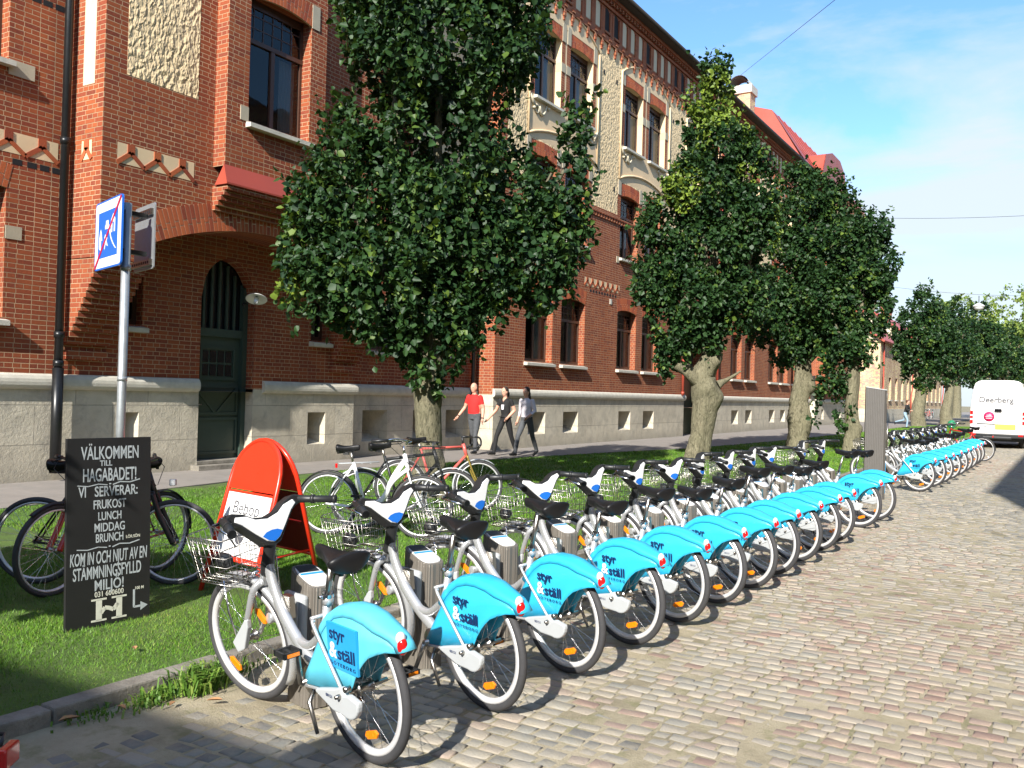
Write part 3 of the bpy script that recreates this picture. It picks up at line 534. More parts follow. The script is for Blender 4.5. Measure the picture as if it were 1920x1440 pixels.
# --- recess between portal and wing, wing, far portal
plinth('plinth', XR, 15.45, 20.75, [(16.1, 17.0, .4, 1.13), (18.0, 18.9, .4, 1.13), (19.4, 20.2, .4, 1.13)]); moulding(XR, 15.5, 20.7)
b = MB(); wall(b, 20.75, XR, XW, -.05, 1.56, [], lambda y, z: 0, nrm='y'); b.quad((XR, 15.45, -.05), (XP, 15.45, -.05), (XP, 15.45, 1.56), (XR, 15.45, 1.56)); b.build('plinth', M['stone'], BLD)
b = MB(); wall(b, XR, 15.45, 20.75, 1.56, 17, [(16.2, 17.6, 6.45, 8.6), (18.2, 19.6, 6.45, 8.6), (16.2, 17.6, 2.56, 4.6), (18.2, 19.6, 2.56, 4.6), (16.2, 17.6, 10.3, 12.45)], lambda y, z: 0)
wall(b, 20.75, XR, XW, 1.56, 14.9, [], lambda y, z: 0, nrm='y'); b.quad((XR, 15.45, 1.56), (XP, 15.45, 1.56), (XP, 15.45, 17), (XR, 15.45, 17)); b.build('wall', M['brick'], BLD)
for yy in (16.9, 18.9):
    for z0, z1 in ((6.45, 8.6), (2.56, 4.6)): make_window(BLD, XR, yy, 1.4, z0, z1)
make_window(BLD, XR, 16.9, 1.4, 10.3, 12.45)
b = MB(); b.box(XR-.01, XR+.004, 17.7, 20.6, 5.1, 13); b.build('plaster_panel', M['rough'], BLD)
UN = [24.2, 30.35, 36.5, 42.65, 48.8]; WY0, WY1 = 20.75, 51.4
holes = []; wins = []
for k, c in enumerate(UN):
    for s in (-1, 1):
        for z0, z1, w in ((2.56, 4.62, 1.58), (6.42, 8.62, 1.55), (10.3, 12.46, 1.55)):
            yc = c+s*1.06+(.13 if z0 > 10 else 0)
            if k == 2 and z0 < 3: continue
            holes.append((yc-w/2, yc+w/2, z0, z1)); wins.append((yc, w, z0, z1))
pan = [(c+.18-2.2, c+.18+2.2) for c in UN]; surr = []
holes.append((35.0, 37.9, 1.2, 4.0, .9))
def wing_mat(y, z):
    if z < 7.83 or z > 13.35 or y < WY0+.35: return 0
    for c in UN:
        for s in (-1, 1):
            yc = c+s*1.06+(.13 if z > 10 else 0)
            if z > 10.3 and z < 12.46 and abs(y-yc) < .775+.24: return 0
            if 7.8 < z < 9.0 and abs(y-yc) < .775+.26: return 0
    for a, e in pan:
        if a < y < e and 9.05 < z < 12.8: return 2
    return 1
bys = [WY0+.35]+[v for p in pan for v in p]+[c+s*1.06+q for c in UN for s in (-1, 1) for q in (-.775-.26, .775+.26, -.775-.11, .775+.37)]
b = MB(); wall(b, XW, WY0, WY1, 1.56, 14.9, holes, wing_mat, ys=bys, zs=(7.83, 9.0, 9.05, 10.3, 12.46, 12.8, 13.35))
b.build('wall', [M['brick'], M['rough'], M['smooth']], BLD)
for yc, w, z0, z1 in wins: make_window(BLD, XW, yc, w, z0, z1, rise=.1, lint=.42 if z0 < 3 else .4, sill=True)
b = MB(); lb = MB()
for c in UN:
    for s in (-1, 1):
        yc = c+s*1.06+.13
        for e in (-1, 1):
            y = yc+e*.9; lb.box(XW-.2, XW+.02, y-.129, y+.129, 11.45, 11.72); lb.box(XW-.05, XW+.022, y-.11, y+.11, 12.38, 12.92)
            y = c+s*1.06+e*.9; lb.box(XW-.05, XW+.022, y-.11, y+.11, 8.55, 9.05)
            lb.box(XW-.05, XW+.018, y-.1, y+.1, 6.2, 6.42)
build_split(lb, 'stone_block', M['lstone'], BLD)
for (a, e), c in zip(pan, UN):                                     # smooth panel crown, raised rim and scroll relief
    c2 = (a+e)/2; w = e-a; zs, rise = 12.8, .62; R = ((w/2)**2+rise**2)/(2*rise); zc = zs+rise-R; p = [(a, zs)]+[(c2+(w/2)*t, zc+sqrt(R*R-((w/2)*t)**2)) for t in np.linspace(-1, 1, 17)]+[(e, zs)]
    q = MB(); q.poly([(y, z) for y, z in p], .012, (XW, 0, 0), (0, 1, 0), (0, 0, 1))
    rim = [(XW+.02, a, 9.1), (XW+.02, a, zs)]+[(XW+.02, y, z) for y, z in p[1:-1]]+[(XW+.02, e, zs), (XW+.02, e, 9.1)]
    q.tube(rim, .035, 6); q.tube([(XW+.02, a+w*t, 9.12+.38*(1-(2*t-1)**2)) for t in np.linspace(0, 1, 13)], .04, 6)
    q.build('plaster_panel', M['smooth'], BLD)
    q = MB()
    for s in (-1, 1):
        o = Vector((XW+.03, c2+s*1.78, 9.86)); pts = [o+Vector((0, s*(.16*cos(t)*(1-t/9)+.0), .16*sin(t)*(1-t/9))) for t in np.linspace(0, 6.2, 22)]
        q.tube(pts, [.05-.0015*i for i in range(22)], 6); q.tube([o+Vector((0, -s*(.1+.5*t), .12-.28*sin(t*3.1)+.2*t)) for t in np.linspace(0, 1, 10)], [.06-.004*i for i in range(10)], 6); q.ball(o+Vector((.01, -s*.68, .2)), .05)
        q.tube([o+Vector((0, s*.1, .05)), o+Vector((0, s*.3, .26)), o+Vector((0, s*.38, .36))], [.06, .05, .03], 6)
    q.build('scroll_ornament', M['cream'], BLD)
b = MB()                                                          # string course under plaster
y = WY0+.4
while y < WY1:
    b.box(XW, XW+.045, y, y+.10, 7.52, 7.64); y += .2
b.box(XW-.02, XW+.06, WY0, WY1, 7.64, 7.70); b.build('string_course', M['brick'], BLD)
b = MB()
for i, c in enumerate(UN[:-1]): zigzag(b, XW, c+2.1-.35, UN[i+1]-2.1+.35, 5.16, 5.42, .36)
zigzag(b, XW, WY0+.4, UN[0]-1.9, 5.16, 5.42, .36); b.build('zigzag_band', [M['soldier'], M['smooth']], BLD)
b = MB()
for i, c in enumerate(UN[:-1]):
    for k in range(10): y = c+2.15+.21*k; b.box(XW-.01, XW+.003, y, y+.12, 4.98, 5.06)
for y, z in ((26.95, 12.35), (27.95, 12.3), (33.1, 12.35), (34.1, 12.3), (27.95, 8.65)): b.box(XW-.01, XW+.012, y-.05, y+.05, z-.07, z+.07)
build_split(b, 'vent_hole', M['dark'], BLD)
b = MB(); b.box(XW-.01, XW+.02, 27.85, 28.0, 4.72, 4.9); b.build('vent_grille', M['sill'], BLD)
# frieze: corbel table, blind and open niches, cornice
fz = MB(); nc = MB(); dk = MB(); nh = []; y = WY0+.55; per = 6.15
fz.box(XW-.02, XW+.07, WY0, WY1, 13.35, 13.56)
yy = WY0+.15
while yy < WY1: fz.box(XW-.01, XW+.07, yy, yy+.13, 13.14, 13.35); fz.box(XW-.01, XW+.05, yy+.02, yy+.11, 13.02, 13.14); fz.box(XW-.01, XW+.10, yy-.03, yy+.16, 13.42, 13.50); yy += .52
for k in range(-1, 6):
    c = UN[0]+.1+per*k
    for j in range(9):
        y = c+(j-4)*.68
        if not (WY0+.4 < y < WY1-.4): continue
        openn = j in (4,) or j in (0,) and False
        kind = j in (4,) or (j == 0) or (j == 8)
        n = 7; pts = [(y-.2, 13.68), (y+.2, 13.68), (y+.2, 14.32)]+[(y+.2*cos(a), 14.32+.17*sin(a)) for a in np.linspace(0, pi, n)[1:-1]]+[(y-.2, 14.32)]
        (dk if kind else nc).poly(pts, .006, (XW, 0, 0), (0, 1, 0), (0, 0, 1))
        for e in (-1, 1): fz.box(XW-.01, XW+.055, y+e*.27-.065, y+e*.27+.065, 13.56, 14.4)
        if kind: fz.box(XW-.01, XW+.09, y-.22, y+.22, 13.6, 13.67)
fz.box(XW-.01, XW+.06, WY0, WY1, 14.5, 14.62)
yy = WY0
while yy < WY1: fz.box(XW, XW+.16, yy, yy+.11, 14.62, 14.74); yy += .24
fz.box(XW-.01, XW+.2, WY0, WY1, 14.74, 14.86)
fz.build('frieze', M['brick'], BLD); build_split(nc, 'blind_niche', M['cream'], BLD, 11); build_split(dk, 'attic_opening', M['dark'], BLD, 11)
b = MB(); b.box(XW-.3, -12.93, WY0-.1, 58.4, 14.86, 14.93); b.tube([(-12.90, WY0-.1, 14.93), (-12.90, 58.4, 14.93)], .075, 10); b.build('gutter', M['eave'], BLD)
b = MB(); b.quad((-12.93, WY0, 14.94), (-12.93, 52, 14.94), (-22, 52, 20.5), (-22, WY0, 20.5)); b.quad((XP, -6, 17), (XP, 20.75, 17), (-22, 20.75, 22), (-22, -6, 22)); 
b.quad((-12.9, 51.9, 14.96), (-12.9, 72.0, 14.96), (-15, 63.5, 18.3), (-15, 51.9, 18.3)); b.quad((-15, 51.9, 18.3), (-15, 63.5, 18.3), (-22, 63.5, 20.5), (-22, 51.9, 20.5)); b.quad((-12.9, 72, 14.96), (-22, 72, 14.96), (-22, 63.5, 20.5), (-15, 63.5, 18.3)); b.quad((-15, 51.9, 18.3), (-22, 51.9, 20.5), (-22, 51.9, 14), (-13, 51.9, 14.9))
for k in range(1, 12): y = 52+k*1.25; b.tube([(-12.88, y, 14.98), (-14.98, y, 18.32)], .02, 4)
dm = [(54.6, 14.97), (55.4, 16.3), (57.0, 16.75), (59.2, 16.75), (60.6, 16.2), (61.4, 14.97)]
b.poly(dm, .05, (-12.75, 0, 0), (0, 1, 0), (0, 0, 1))
for k in range(5): b.quad((-12.7, *dm[k]), (-12.7, *dm[k+1]), (-14.6, *dm[k+1]), (-14.6, *dm[k]))
RO = b.build('roof', M['redmetal'], BLD)
b = MB(); b.box(-17.4, -16.0, 51.0, 52.0, 15, 19.2, 0); b.box(-17.5, -15.9, 50.9, 52.1, 19.2, 19.65, 1)
for k in range(10):
    a0, a1 = pi*k/10, pi*(k+1)/10; b.add([(-16.7+.62*cos(a), y, 19.65+.62*sin(a)) for a in (a0, a1) for y in (50.95, 52.05)], [(0, 2, 3, 1)], 1); b.add([(-16.7+.52*cos(a), y, 19.65+.52*sin(a)) for a in (a0, a1) for y in (50.95, 52.05)], [(0, 1, 3, 2)], 2)
b.build('chimney', [M['ybrick'], M['sill'], M['eave']], RO)
cl = [(c+s*1.06-.50, c+s*1.06+.50, .42, 1.08) for i, c in enumerate(UN) if i != 2 for s in (-1, 1)]
plinth('plinth', XW, 20.75, 35.0, [c for c in cl if c[1] < 35]); plinth('plinth', XW, 37.9, WY1, [c for c in cl if c[0] > 38]); moulding(XW, 20.75, 35.0); moulding(XW, 37.9, WY1)
b = MB(); b.box(XW-1.0, XW-.75, 35.0, 37.9, -.05, 4.0); b.box(XW-.75, XW-.69, 35.1, 35.25, 0, 3.9); b.box(XW-.75, XW-.69, 36.4, 36.5, 0, 3.9); b.build('door', M['door'], BLD)['label'] = 'green double side door half hidden behind the second tree trunk'
b = MB(); b.quad((XW, 35, -.05), (XW-.9, 35, -.05), (XW-.9, 35, 1.6), (XW, 35, 1.6)); b.quad((XW, 37.9, -.05), (XW-.9, 37.9, -.05), (XW-.9, 37.9, 1.6), (XW, 37.9, 1.6)); build_split(b, 'door_jamb', M['stone'], BLD, 1)
# recess and far portal
plinth('plinth', XR, WY1, 58.4, [(53, 54, .42, 1.08), (55.5, 56.5, .42, 1.08)]); plinth('plinth', XP, 58.4, 67.6, [(60.2, 60.8, .42, 1.08), (65.4, 66, .42, 1.08)])
b = MB(); wall(b, 58.4, XR, XP, -.05, 1.6, [], lambda y, z: 0, nrm='y'); b.quad((XR, WY1, -.05), (XW, WY1, -.05), (XW, WY1, 1.6), (XR, WY1, 1.6)); b.build('plinth', M['stone'], BLD); moulding(XR, WY1, 58.4); moulding(XP, 58.4, 67.6)
b = MB(); wall(b, XR, WY1, 58.4, 1.6, 14.9, [(53, 54.4, 2.6, 4.6), (55.3, 56.7, 2.6, 4.6)], lambda y, z: 0); wall(b, XP, 58.4, 67.6, 1.6, 4, [], lambda y, z: 0); wall(b, XU, 58.4, 67.6, 3.6, 15, [(60, 61.4, 6.4, 8.6), (64.6, 66, 6.4, 8.6)], lambda y, z: 0)
wall(b, 58.4, XR, XU, 3.2, 15, [], lambda y, z: 0, nrm='y'); b.quad((XW, WY1, 1.6), (XR, WY1, 1.6), (XR, WY1, 14.9), (XW, WY1, 14.9))
for k in range(14): b.box(XP, XP+.06+.84*(k/13)**.9, 58.4, 59.3, 2.12+.0775*k, 2.2+.0775*k)
b.build('wall', M['brick'], BLD)
for X, yc, z0, z1 in ((XR, 53.7, 2.6, 4.6), (XR, 56, 2.6, 4.6), (XU, 60.7, 6.4, 8.6), (XU, 65.3, 6.4, 8.6)): make_window(BLD, X, yc, 1.4, z0, z1)
# downpipes
def downpipe(x, y, z0, z1, mat, r=.055, hoops=(1.8, 3.0, 5.2, 7.5), shoe=False):
    b = MB(); b.tube([(x, y, z1), (x, y, z0)], r, 12)
    for z in hoops:
        if z0 < z < z1: b.tube([(x, y, z-.05), (x, y, z+.05)], r*1.22, 12)
    if shoe: b.tube([(x, y, z0+1.65), (x, y, z0)], r*1.28, 12)
    return b.build('downpipe', mat, BLD)
downpipe(XP+.16, 8.36, .18, 17, M['blackmetal'], .065, (1.9, 2.35, 5.4), True); downpipe(XR+.12, 20.45, .2, 15, M['blackmetal'])
downpipe(XW+.1, 38.75, 1.7, 14.8, M['redmetal']); downpipe(XR+.1, 51.7, .2, 14.8, M['redmetal']); downpipe(XW+.1, 34.6, 1.7, 4.5, M['redmetal'])
b = MB(); b.tube([(XP+.03, 8.505, 1.8), (XP+.03, 8.47, 17)], .008, 5); b.build('cable', M['blackmetal'], BLD)
# porch lamp
L = empty('wall_lamp', (XP+.0, 12.2, 3.2), 0, 'white enamel shade lamp on an arm beside the arched green door', 'lamp')
b = MB(); b.tube([(0, 0, 0), (.18, -.02, .06), (.36, -.05, .14), (.46, -.1, .12)], .014, 8); b.ball((0, 0, 0), .04); b.build('arm', M['blackmetal'], L)
b = MB(); b.lathe([(.03, .08), (.05, .05), (.16, .0), (.2, -.03), (.195, -.035), (.15, -.005), (.03, .03)], (.5, -.14, .1), 24, axis=(-.3, .35, .9)); b.build('lamp_shade', M['whitep'], L)
b = MB(); b.lathe([(.0, -.14), (.04, -.13), (.05, -.08), (.045, -.01), (.03, 0)], (.5, -.14, .1), 14, axis=(-.3, .35, .9)); b.build('bulb_glass', M['clearl'], L)
# ================================================================ TREES
RV = np.array([.851, .525, 0]); FV = np.array([-.525, .851, 0]); ZV = np.array([0, 0, 1.])
def leaf_cloud(P, D, Nn, size, shade, name, mat, parent):
    """P base points, D leaf directions, Nn approximate normals"""
    n = len(P); D = D/np.linalg.norm(D, axis=1)[:, None]; W = np.cross(D, Nn); W /= np.linalg.norm(W, axis=1)[:, None]+1e-9; U = np.cross(W, D)
    L = (size*rng.uniform(.5, 1.35, n))[:, None]; w = L*rng.uniform(.36, .5, n)[:, None]; cup = rng.uniform(-.05, .3, n)[:, None]; dr = rng.uniform(-.35, .1, n)[:, None]
    V = np.stack([P, P+D*L*.38+W*w+U*L*cup, P+D*L*.8+W*w*.55+U*L*(cup*.7+dr*.5), P+D*L+U*L*dr, P+D*L*.8-W*w*.55+U*L*(cup*.7+dr*.5), P+D*L*.38-W*w+U*L*cup], 1)
    F = (np.arange(n)[:, None, None]*6+np.array([(0, 1, 2, 3), (0, 3, 4, 5)])[None]).reshape(-1, 4)
    return raw_mesh(name, V.reshape(-1, 3), F, mat, parent, np.repeat(shade, 6))
def crown(lobes, nleaf, size, parent, mat, up=.75, tw=.55, yellow=None, name='crown', per=15, spires=2):
    if spires:
        sp = []
        for l in lobes:
            for _ in range(spires): an = rng.uniform(-1, 1); q = rng.uniform(.5, .95); sp.append((l[0]+an*l[3]*.85, l[1]+rng.uniform(-.5, .5)*l[3], l[2]+l[4]*(q*sqrt(max(0, 1-an*an*.72))+.10), rng.uniform(.09, .17), rng.uniform(.25, .5)))
        lobes = list(lobes)+sp
    vol = np.array([l[3]*l[4]*(l[5] if len(l) > 5 else l[3]) for l in lobes])**.75; vol /= vol.sum(); Ps = []; Ds = []; Ns = []; Sh = []
    for l, f in zip(lobes, vol):
        c = RV*l[0]+FV*l[1]+ZV*l[2]; rx, rz = l[3], l[4]; ry = l[5] if len(l) > 5 else rx
        nt = max(4, int(nleaf*f/per)); d = rng.normal(size=(nt, 3)); d /= np.linalg.norm(d, axis=1)[:, None]
        r = rng.uniform(.45, 1.0, nt)**.6
        p = c+(d[:, 0]*r*rx)[:, None]*RV+(d[:, 1]*r*ry)[:, None]*FV+(d[:, 2]*r*rz)[:, None]*ZV
        nz_ = np.sin(p[:, 0]*2.3+l[0])*np.sin(p[:, 1]*2.1)*np.sin(p[:, 2]*2.6+1)+.5*np.sin(p[:, 0]*5.1+p[:, 2]*4.3); kp = nz_ > -.50; p = p[kp]; d = d[kp]; nt = len(p)
        if not nt: continue
        o = d[:, :1]*RV+d[:, 1:2]*FV*1.0; td = o*(1-up)+ZV*up+rng.normal(0, .22, (nt, 3)); td /= np.linalg.norm(td, axis=1)[:, None]
        ln = tw*rng.uniform(.5, 1.35, nt); ts = np.clip(rng.normal(.33, .16, nt), 0, .72); bend = rng.normal(0, .25, (nt, 3))
        k = rng.uniform(0, 1, (nt, per))**.8; q = (p-td*ln[:, None]*.5)[:, None]+td[:, None]*(ln[:, None]*k)[..., None]+bend[:, None]*(ln[:, None]*k**2)[..., None]*.5
        rad = rng.normal(size=(nt, per, 3)); rad /= np.linalg.norm(rad, axis=2)[..., None]
        out = d[:, None, :1]*RV+d[:, None, 1:2]*FV+d[:, None, 2:3]*ZV
        dr = rad*.9+out*.55+np.array([0, 0, -.25]); nn = out*.9+ZV*.35+rng.normal(0, .55, (nt, per, 3))
        q = q+rad*size*.35
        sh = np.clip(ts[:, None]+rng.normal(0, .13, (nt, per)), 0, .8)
        if yellow is not None:
            for (yu, yv, yz, yr) in yellow:
                yc = RV*yu+FV*yv+ZV*yz; dd = np.linalg.norm(q-yc, axis=2); sh = np.where((dd < yr) & (rng.uniform(size=dd.shape) < .75), rng.uniform(.72, 1, dd.shape), sh)
        Ps.append(q.reshape(-1, 3)); Ds.append(dr.reshape(-1, 3)); Ns.append(nn.reshape(-1, 3)); Sh.append(sh.ravel())
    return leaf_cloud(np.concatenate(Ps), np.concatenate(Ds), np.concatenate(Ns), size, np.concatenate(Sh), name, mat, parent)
def trunk(parent, pts, rad, burrs=(), limbs=(), seg=22, name='trunk'):
    """knobbly tapered trunk through pts with radii, burl bumps and limbs rising into the lobes"""
    def tubex(pts, rad, seg, amp):
        P = np.array(pts, float); t = np.linspace(0, 1, len(P)); n = max(6, int(12*len(P)*max(.5, np.max(rad)*2))); tt = np.linspace(0, 1, n)
        C = np.stack([np.interp(tt, t, P[:, i]) for i in range(3)], 1); Rr = np.interp(tt, t, rad)
        a = np.linspace(0, 2*pi, seg, endpoint=False); ph = rng.uniform(0, 6, 4)
        lob = 1+amp*(np.sin(2*a[None]+ph[0]+tt[:, None]*3)*.6+np.sin(3*a[None]+ph[1]-tt[:, None]*5)*.5+np.sin(5*a[None]+ph[2]+tt[:, None]*9)*.35+rng.normal(0, .16, (n, seg)))
        T = np.gradient(C, axis=0); T /= np.linalg.norm(T, axis=1)[:, None]+1e-9; u = np.cross(T, [0, 1, .01]); u /= np.linalg.norm(u, axis=1)[:, None]; w = np.cross(T, u)
        R = Rr[:, None]*lob
        V = C[:, None]+u[:, None]*(np.cos(a)[None]*R)[..., None]+w[:, None]*(np.sin(a)[None]*R)[..., None]
        for (bx, by, bz, br) in burrs:
            c = RV*bx+FV*by+ZV*bz; d = np.linalg.norm(V-c, axis=2); g = np.exp(-(d/(br*.9))**2)[..., None]; dv = V-C[:, None]; dv /= np.linalg.norm(dv, axis=2)[..., None]+1e-9; V = V+dv*g*br*.75
        i = np.arange(n-1)[:, None]*seg; k = np.arange(seg)[None]; F = np.stack([i+k, i+(k+1) % seg, i+seg+(k+1) % seg, i+seg+k], -1).reshape(-1, 4); return V.reshape(-1, 3), F
    w = [RV*p[0]+FV*p[1]+ZV*p[2] for p in pts]; V, F = tubex(w, rad, seg, .13); Vs = [V]; Fs = [F]; off = len(V)
    for l in limbs:
        p = [RV*q[0]+FV*q[1]+ZV*q[2] for q in l[0]]; V, F = tubex(p, l[1], 10, .12); Vs.append(V); Fs.append(F+off); off += len(V)
    return raw_mesh(name, np.concatenate(Vs), np.concatenate(Fs), M['bark'], parent, smooth=True)
def limb_to(p0, l, r0=.09):
    m = [(p0[i]*.5+l[i]*.5) for i in range(3)]; m[0] = p0[0]*.35+l[0]*.65; return ([p0, tuple(m), (l[0], l[1], l[2]+l[4]*.1)], [r0, r0*.5, r0*.1])
def tree(x, y, label, lobes, nleaf, size, tp, tr, burrs=(), yellow=None, mat='leaf', fork=2.3, group='pollarded elms along the lawn', cat='tree', name='elm_tree', up=.75, tw=.55, scale=1, extra_limbs=()):
    t = empty(name, (x, y, 0), 0, label, cat, group)
    crown(lobes, nleaf, size, t, M[mat], up, tw, yellow)
    top = tp[-1]; trunk(t, tp, tr, burrs, [limb_to((top[0], top[1], top[2]-.1), l, tr[-1]*.62) for l in lobes]+list(extra_limbs)); return t
# 1 the big elm by the parked bicycles
tree(-8.27, 11.03, 'largest elm, nearest the camera, with a bumpy trunk behind the white bicycle',
 [(0, .1, 6.9, 1.5, 1.2), (0, .2, 8.6, 1.35, 1.3), (-.85, 0, 7.6, .8, 1.3), (.95, 0, 7.2, .75, 1.1), (0, 0, 5.2, 1.05, 1.3), (-1.15, 0, 4.35, .95, 1.2), (-1.75, 0, 3.75, .6, 1.05), (-1.5, -.2, 3.15, .8, .7), (-.55, -.3, 3.2, 1.0, .95), (.1, -.2, 2.75, .75, .75), (.05, -.2, 2.15, .42, .4), (.75, 0, 3.6, .8, .85), (1.5, .1, 3.7, .75, .8), (1.95, .1, 4.2, .42, .8), (2.12, .1, 5.35, .2, .75), (1.75, .1, 4.95, .3, .6), (1.25, .1, 4.55, .5, .7), (-1.55, .1, 5.2, .28, .7), (-.2, 0, 4.1, 1.1, 1.0)],
 62000, .105, [(.02, 0, -.1), (0, 0, .05), (-.05, 0, .35), (0, 0, .9), (-.05, 0, 1.6), (.02, 0, 2.1), (0, 0, 2.5)], [.40, .31, .245, .20, .215, .25, .21], [(.28, -.2, .55, .22), (-.1, -.25, 1.0, .1), (.25, -.1, 1.5, .12)], yellow=[(-2.1, -.3, 3.1, .3)], tw=.6)
# 2
tree(-8.18, 22.33, 'second elm from the camera with yellow-green tips and a twisted knobbly trunk',
 [(0.34, 0, 9.45, 0.35, 1.05), (-0.08, 0, 8.6, 0.39, .7), (0.42, 0, 8.0, 0.79, 1.0), (1.07, 0, 7.5, 0.51, .95), (-0.08, 0, 6.9, 0.93, 1.0), (1.02, 0, 6.2, 0.88, 1.0), (1.62, 0, 6.7, 0.33, .7), (-0.98, 0, 5.7, 0.70, 1.0), (0.12, 0, 5.3, 1.07, .95), (1.32, 0, 5.0, 0.74, .9), (-1.18, 0, 4.6, 0.65, .8), (-0.18, -.2, 4.1, 0.93, .8), (0.82, 0, 4.0, 0.74, .7), (-0.68, -.2, 3.2, 0.56, .6), (0.22, -.2, 3.2, 0.47, .45), (-0.83, 0, 2.5, 0.28, .3)],
 42000, .115, [(0, 0, -.1), (.0, 0, .1), (.12, 0, .7), (.22, 0, 1.5), (.12, 0, 2.2), (.35, 0, 2.7), (.3, 0, 3.1)], [.40, .32, .27, .32, .28, .24, .20], [(.55, -.1, 1.7, .24), (.25, -.35, 1.9, .2), (.35, -.3, 2.6, .22), (.4, -.35, .35, .16)],
 yellow=[(.1, -.4, 9.3, .8), (.9, -.3, 8.9, .5), (-.75, -.5, 6.9, .65), (1.0, -.7, 7.4, .4), (2.1, -.2, 6.3, .5), (2.1, -.2, 5.6, .45), (-.3, -.6, 8.2, .4)], extra_limbs=[([(.1, 0, 2.0), (-.35, -.1, 2.35), (-.6, -.1, 2.5)], [.2, .16, .13]), ([(.5, 0, 2.0), (.8, 0, 2.15), (1.1, 0, 2.35)], [.09, .05, .02])])
# 3
tree(-7.8, 30.97, 'third elm from the camera, crown standing dark against the red roof end',
 [(-0.22, 0, 8.9, 0.47, .7), (0.48, 0, 8.6, 0.65, .8), (1.18, 0, 8.1, 0.56, .7), (-0.02, 0, 7.7, 1.02, .9), (1.28, 0, 7.0, 0.84, .8), (-0.22, 0, 6.6, 0.93, .8), (2.18, 0, 6.6, 0.51, .8), (0.88, 0, 6.0, 1.12, .7), (-0.92, 0, 5.4, 0.74, .8), (2.28, 0, 5.6, 0.65, .7), (0.18, 0, 4.9, 0.93, .8), (-1.22, 0, 4.3, 0.74, .8), (-0.12, 0, 4.0, 0.93, .8), (0.88, 0, 4.2, 0.74, .7), (-0.42, -.1, 3.2, 0.56, .5)],
 36000, .125, [(0, 0, -.1), (0, 0, .3), (.1, 0, .9), (0, 0, 1.6), (.1, 0, 2.3), (.1, 0, 2.9)], [.42, .36, .40, .31, .28, .24], [(.35, -.1, 2.1, .26), (-.35, -.2, 1.0, .22), (.2, -.3, .2, .15)])
# 4
tree(-5.95, 30.2, 'slim elm with leafy shoots on its trunk beside the tall ticket pillar',
 [(-0.35, 0, 6.5, 0.72, .9), (0.45, 0, 6.8, 0.63, .9), (0.95, 0, 6.0, 0.45, .7), (0.25, 0, 5.6, 0.90, .8), (-0.85, 0, 4.9, 0.90, .9), (0.35, 0, 4.5, 0.81, .9), (-0.55, 0, 3.7, 0.81, .8), (0.05, 0, 3.4, 0.72, .6), (-0.65, -.1, 2.3, 0.36, .7), (-0.30, -.1, 1.5, 0.27, .8), (-1.05, 0, 1.4, 0.14, .6)],
 17000, .125, [(0, 0, -.1), (.05, 0, .6), (-.02, 0, 1.5), (.05, 0, 2.4), (0, 0, 3.2)], [.3, .25, .2, .18, .14], [(.2, -.1, .8, .14)])
# 5 to 9 further along
def far_tree(x, y, label, s, n=9000, seed=0):
    L = [(.0, 0, 8.4, 1.0, 1.3), (-.9, 0, 7.2, 1.1, 1.1), (1.1, 0, 7.2, 1.2, 1.2), (.1, 0, 6.2, 1.7, 1.1), (-1.2, 0, 5.4, .9, .8), (1.7, 0, 5.8, 1.1, .9), (.2, 0, 4.8, 1.4, .9), (1.0, 0, 4.4, 1.0, .8), (-.6, 0, 3.7, .9, .7), (.3, 0, 3.1, .6, .5)]
    r = random.Random(seed); L = [(u*s+r.uniform(-.25, .25), v, z*s+r.uniform(-.3, .3), a*s, c*s) for u, v, z, a, c in L]
    tree(x, y, label, L, n, .2*s, [(0, 0, -.1), (-.1, 0, .8), (.1, 0, 2.0), (.2, 0, 3.2)], [.5, .42, .36, .3])
far_tree(-9.09, 69.0, 'elm in front of the yellow brick house, beside the running person', .98, 15000, 2)
far_tree(-8.9, 84, 'elm seen between the yellow house and the parked van', 1.05, 9000, 5)
far_tree(-7.6, 97, 'broad elm rising directly behind the roof of the white van', 1.15, 10000, 8)
far_tree(-5.6, 104, 'elm furthest right, above the right corner of the van', 1.0, 9000, 9)
tree(-6.3, .1, 'young elm added left of the camera, outside the view, to shade the lawn', [(0, 0, 2.75, 1.0, .42), (-.9, 0, 2.7, .8, .4), (.9, .1, 2.7, .8, .4), (-1.6, .2, 2.65, .6, .35)], 20000, .12, [(0, 0, -.1), (0, 0, 1.2), (0, 0, 2.3)], [.12, .1, .08], tw=.35)  # unseen tree, added for the band of shade its flat crown casts on the lawn
def lime(x, y, h, label):
    t = empty('lime_tree', (x, y, 0), 0, label, 'tree', 'pale lime trees far down the street')
    L = [(0, 0, h*.8, h*.2, h*.2), (-h*.22, 0, h*.62, h*.2, h*.2), (h*.22, 0, h*.64, h*.2, h*.2), (0, 0, h*.5, h*.26, h*.2), (h*.3, 0, h*.42, h*.16, h*.16), (-h*.3, 0, h*.42, h*.16, h*.16)]
    crown(L, 9000, .32, t, M['leaflt'], .4, .9); trunk(t, [(0, 0, -.1), (0, 0, h*.3), (0, 0, h*.5)], [.5, .4, .2])
lime(-11.5, 118, 14.5, 'pale green lime tree showing between the third and fifth elms'); lime(-7.0, 135, 17.5, 'rounded pale green lime tree below the hanging street lamp'); lime(-3.5, 128, 14.0, 'pale green lime tree in front of the distant grey apartment block')
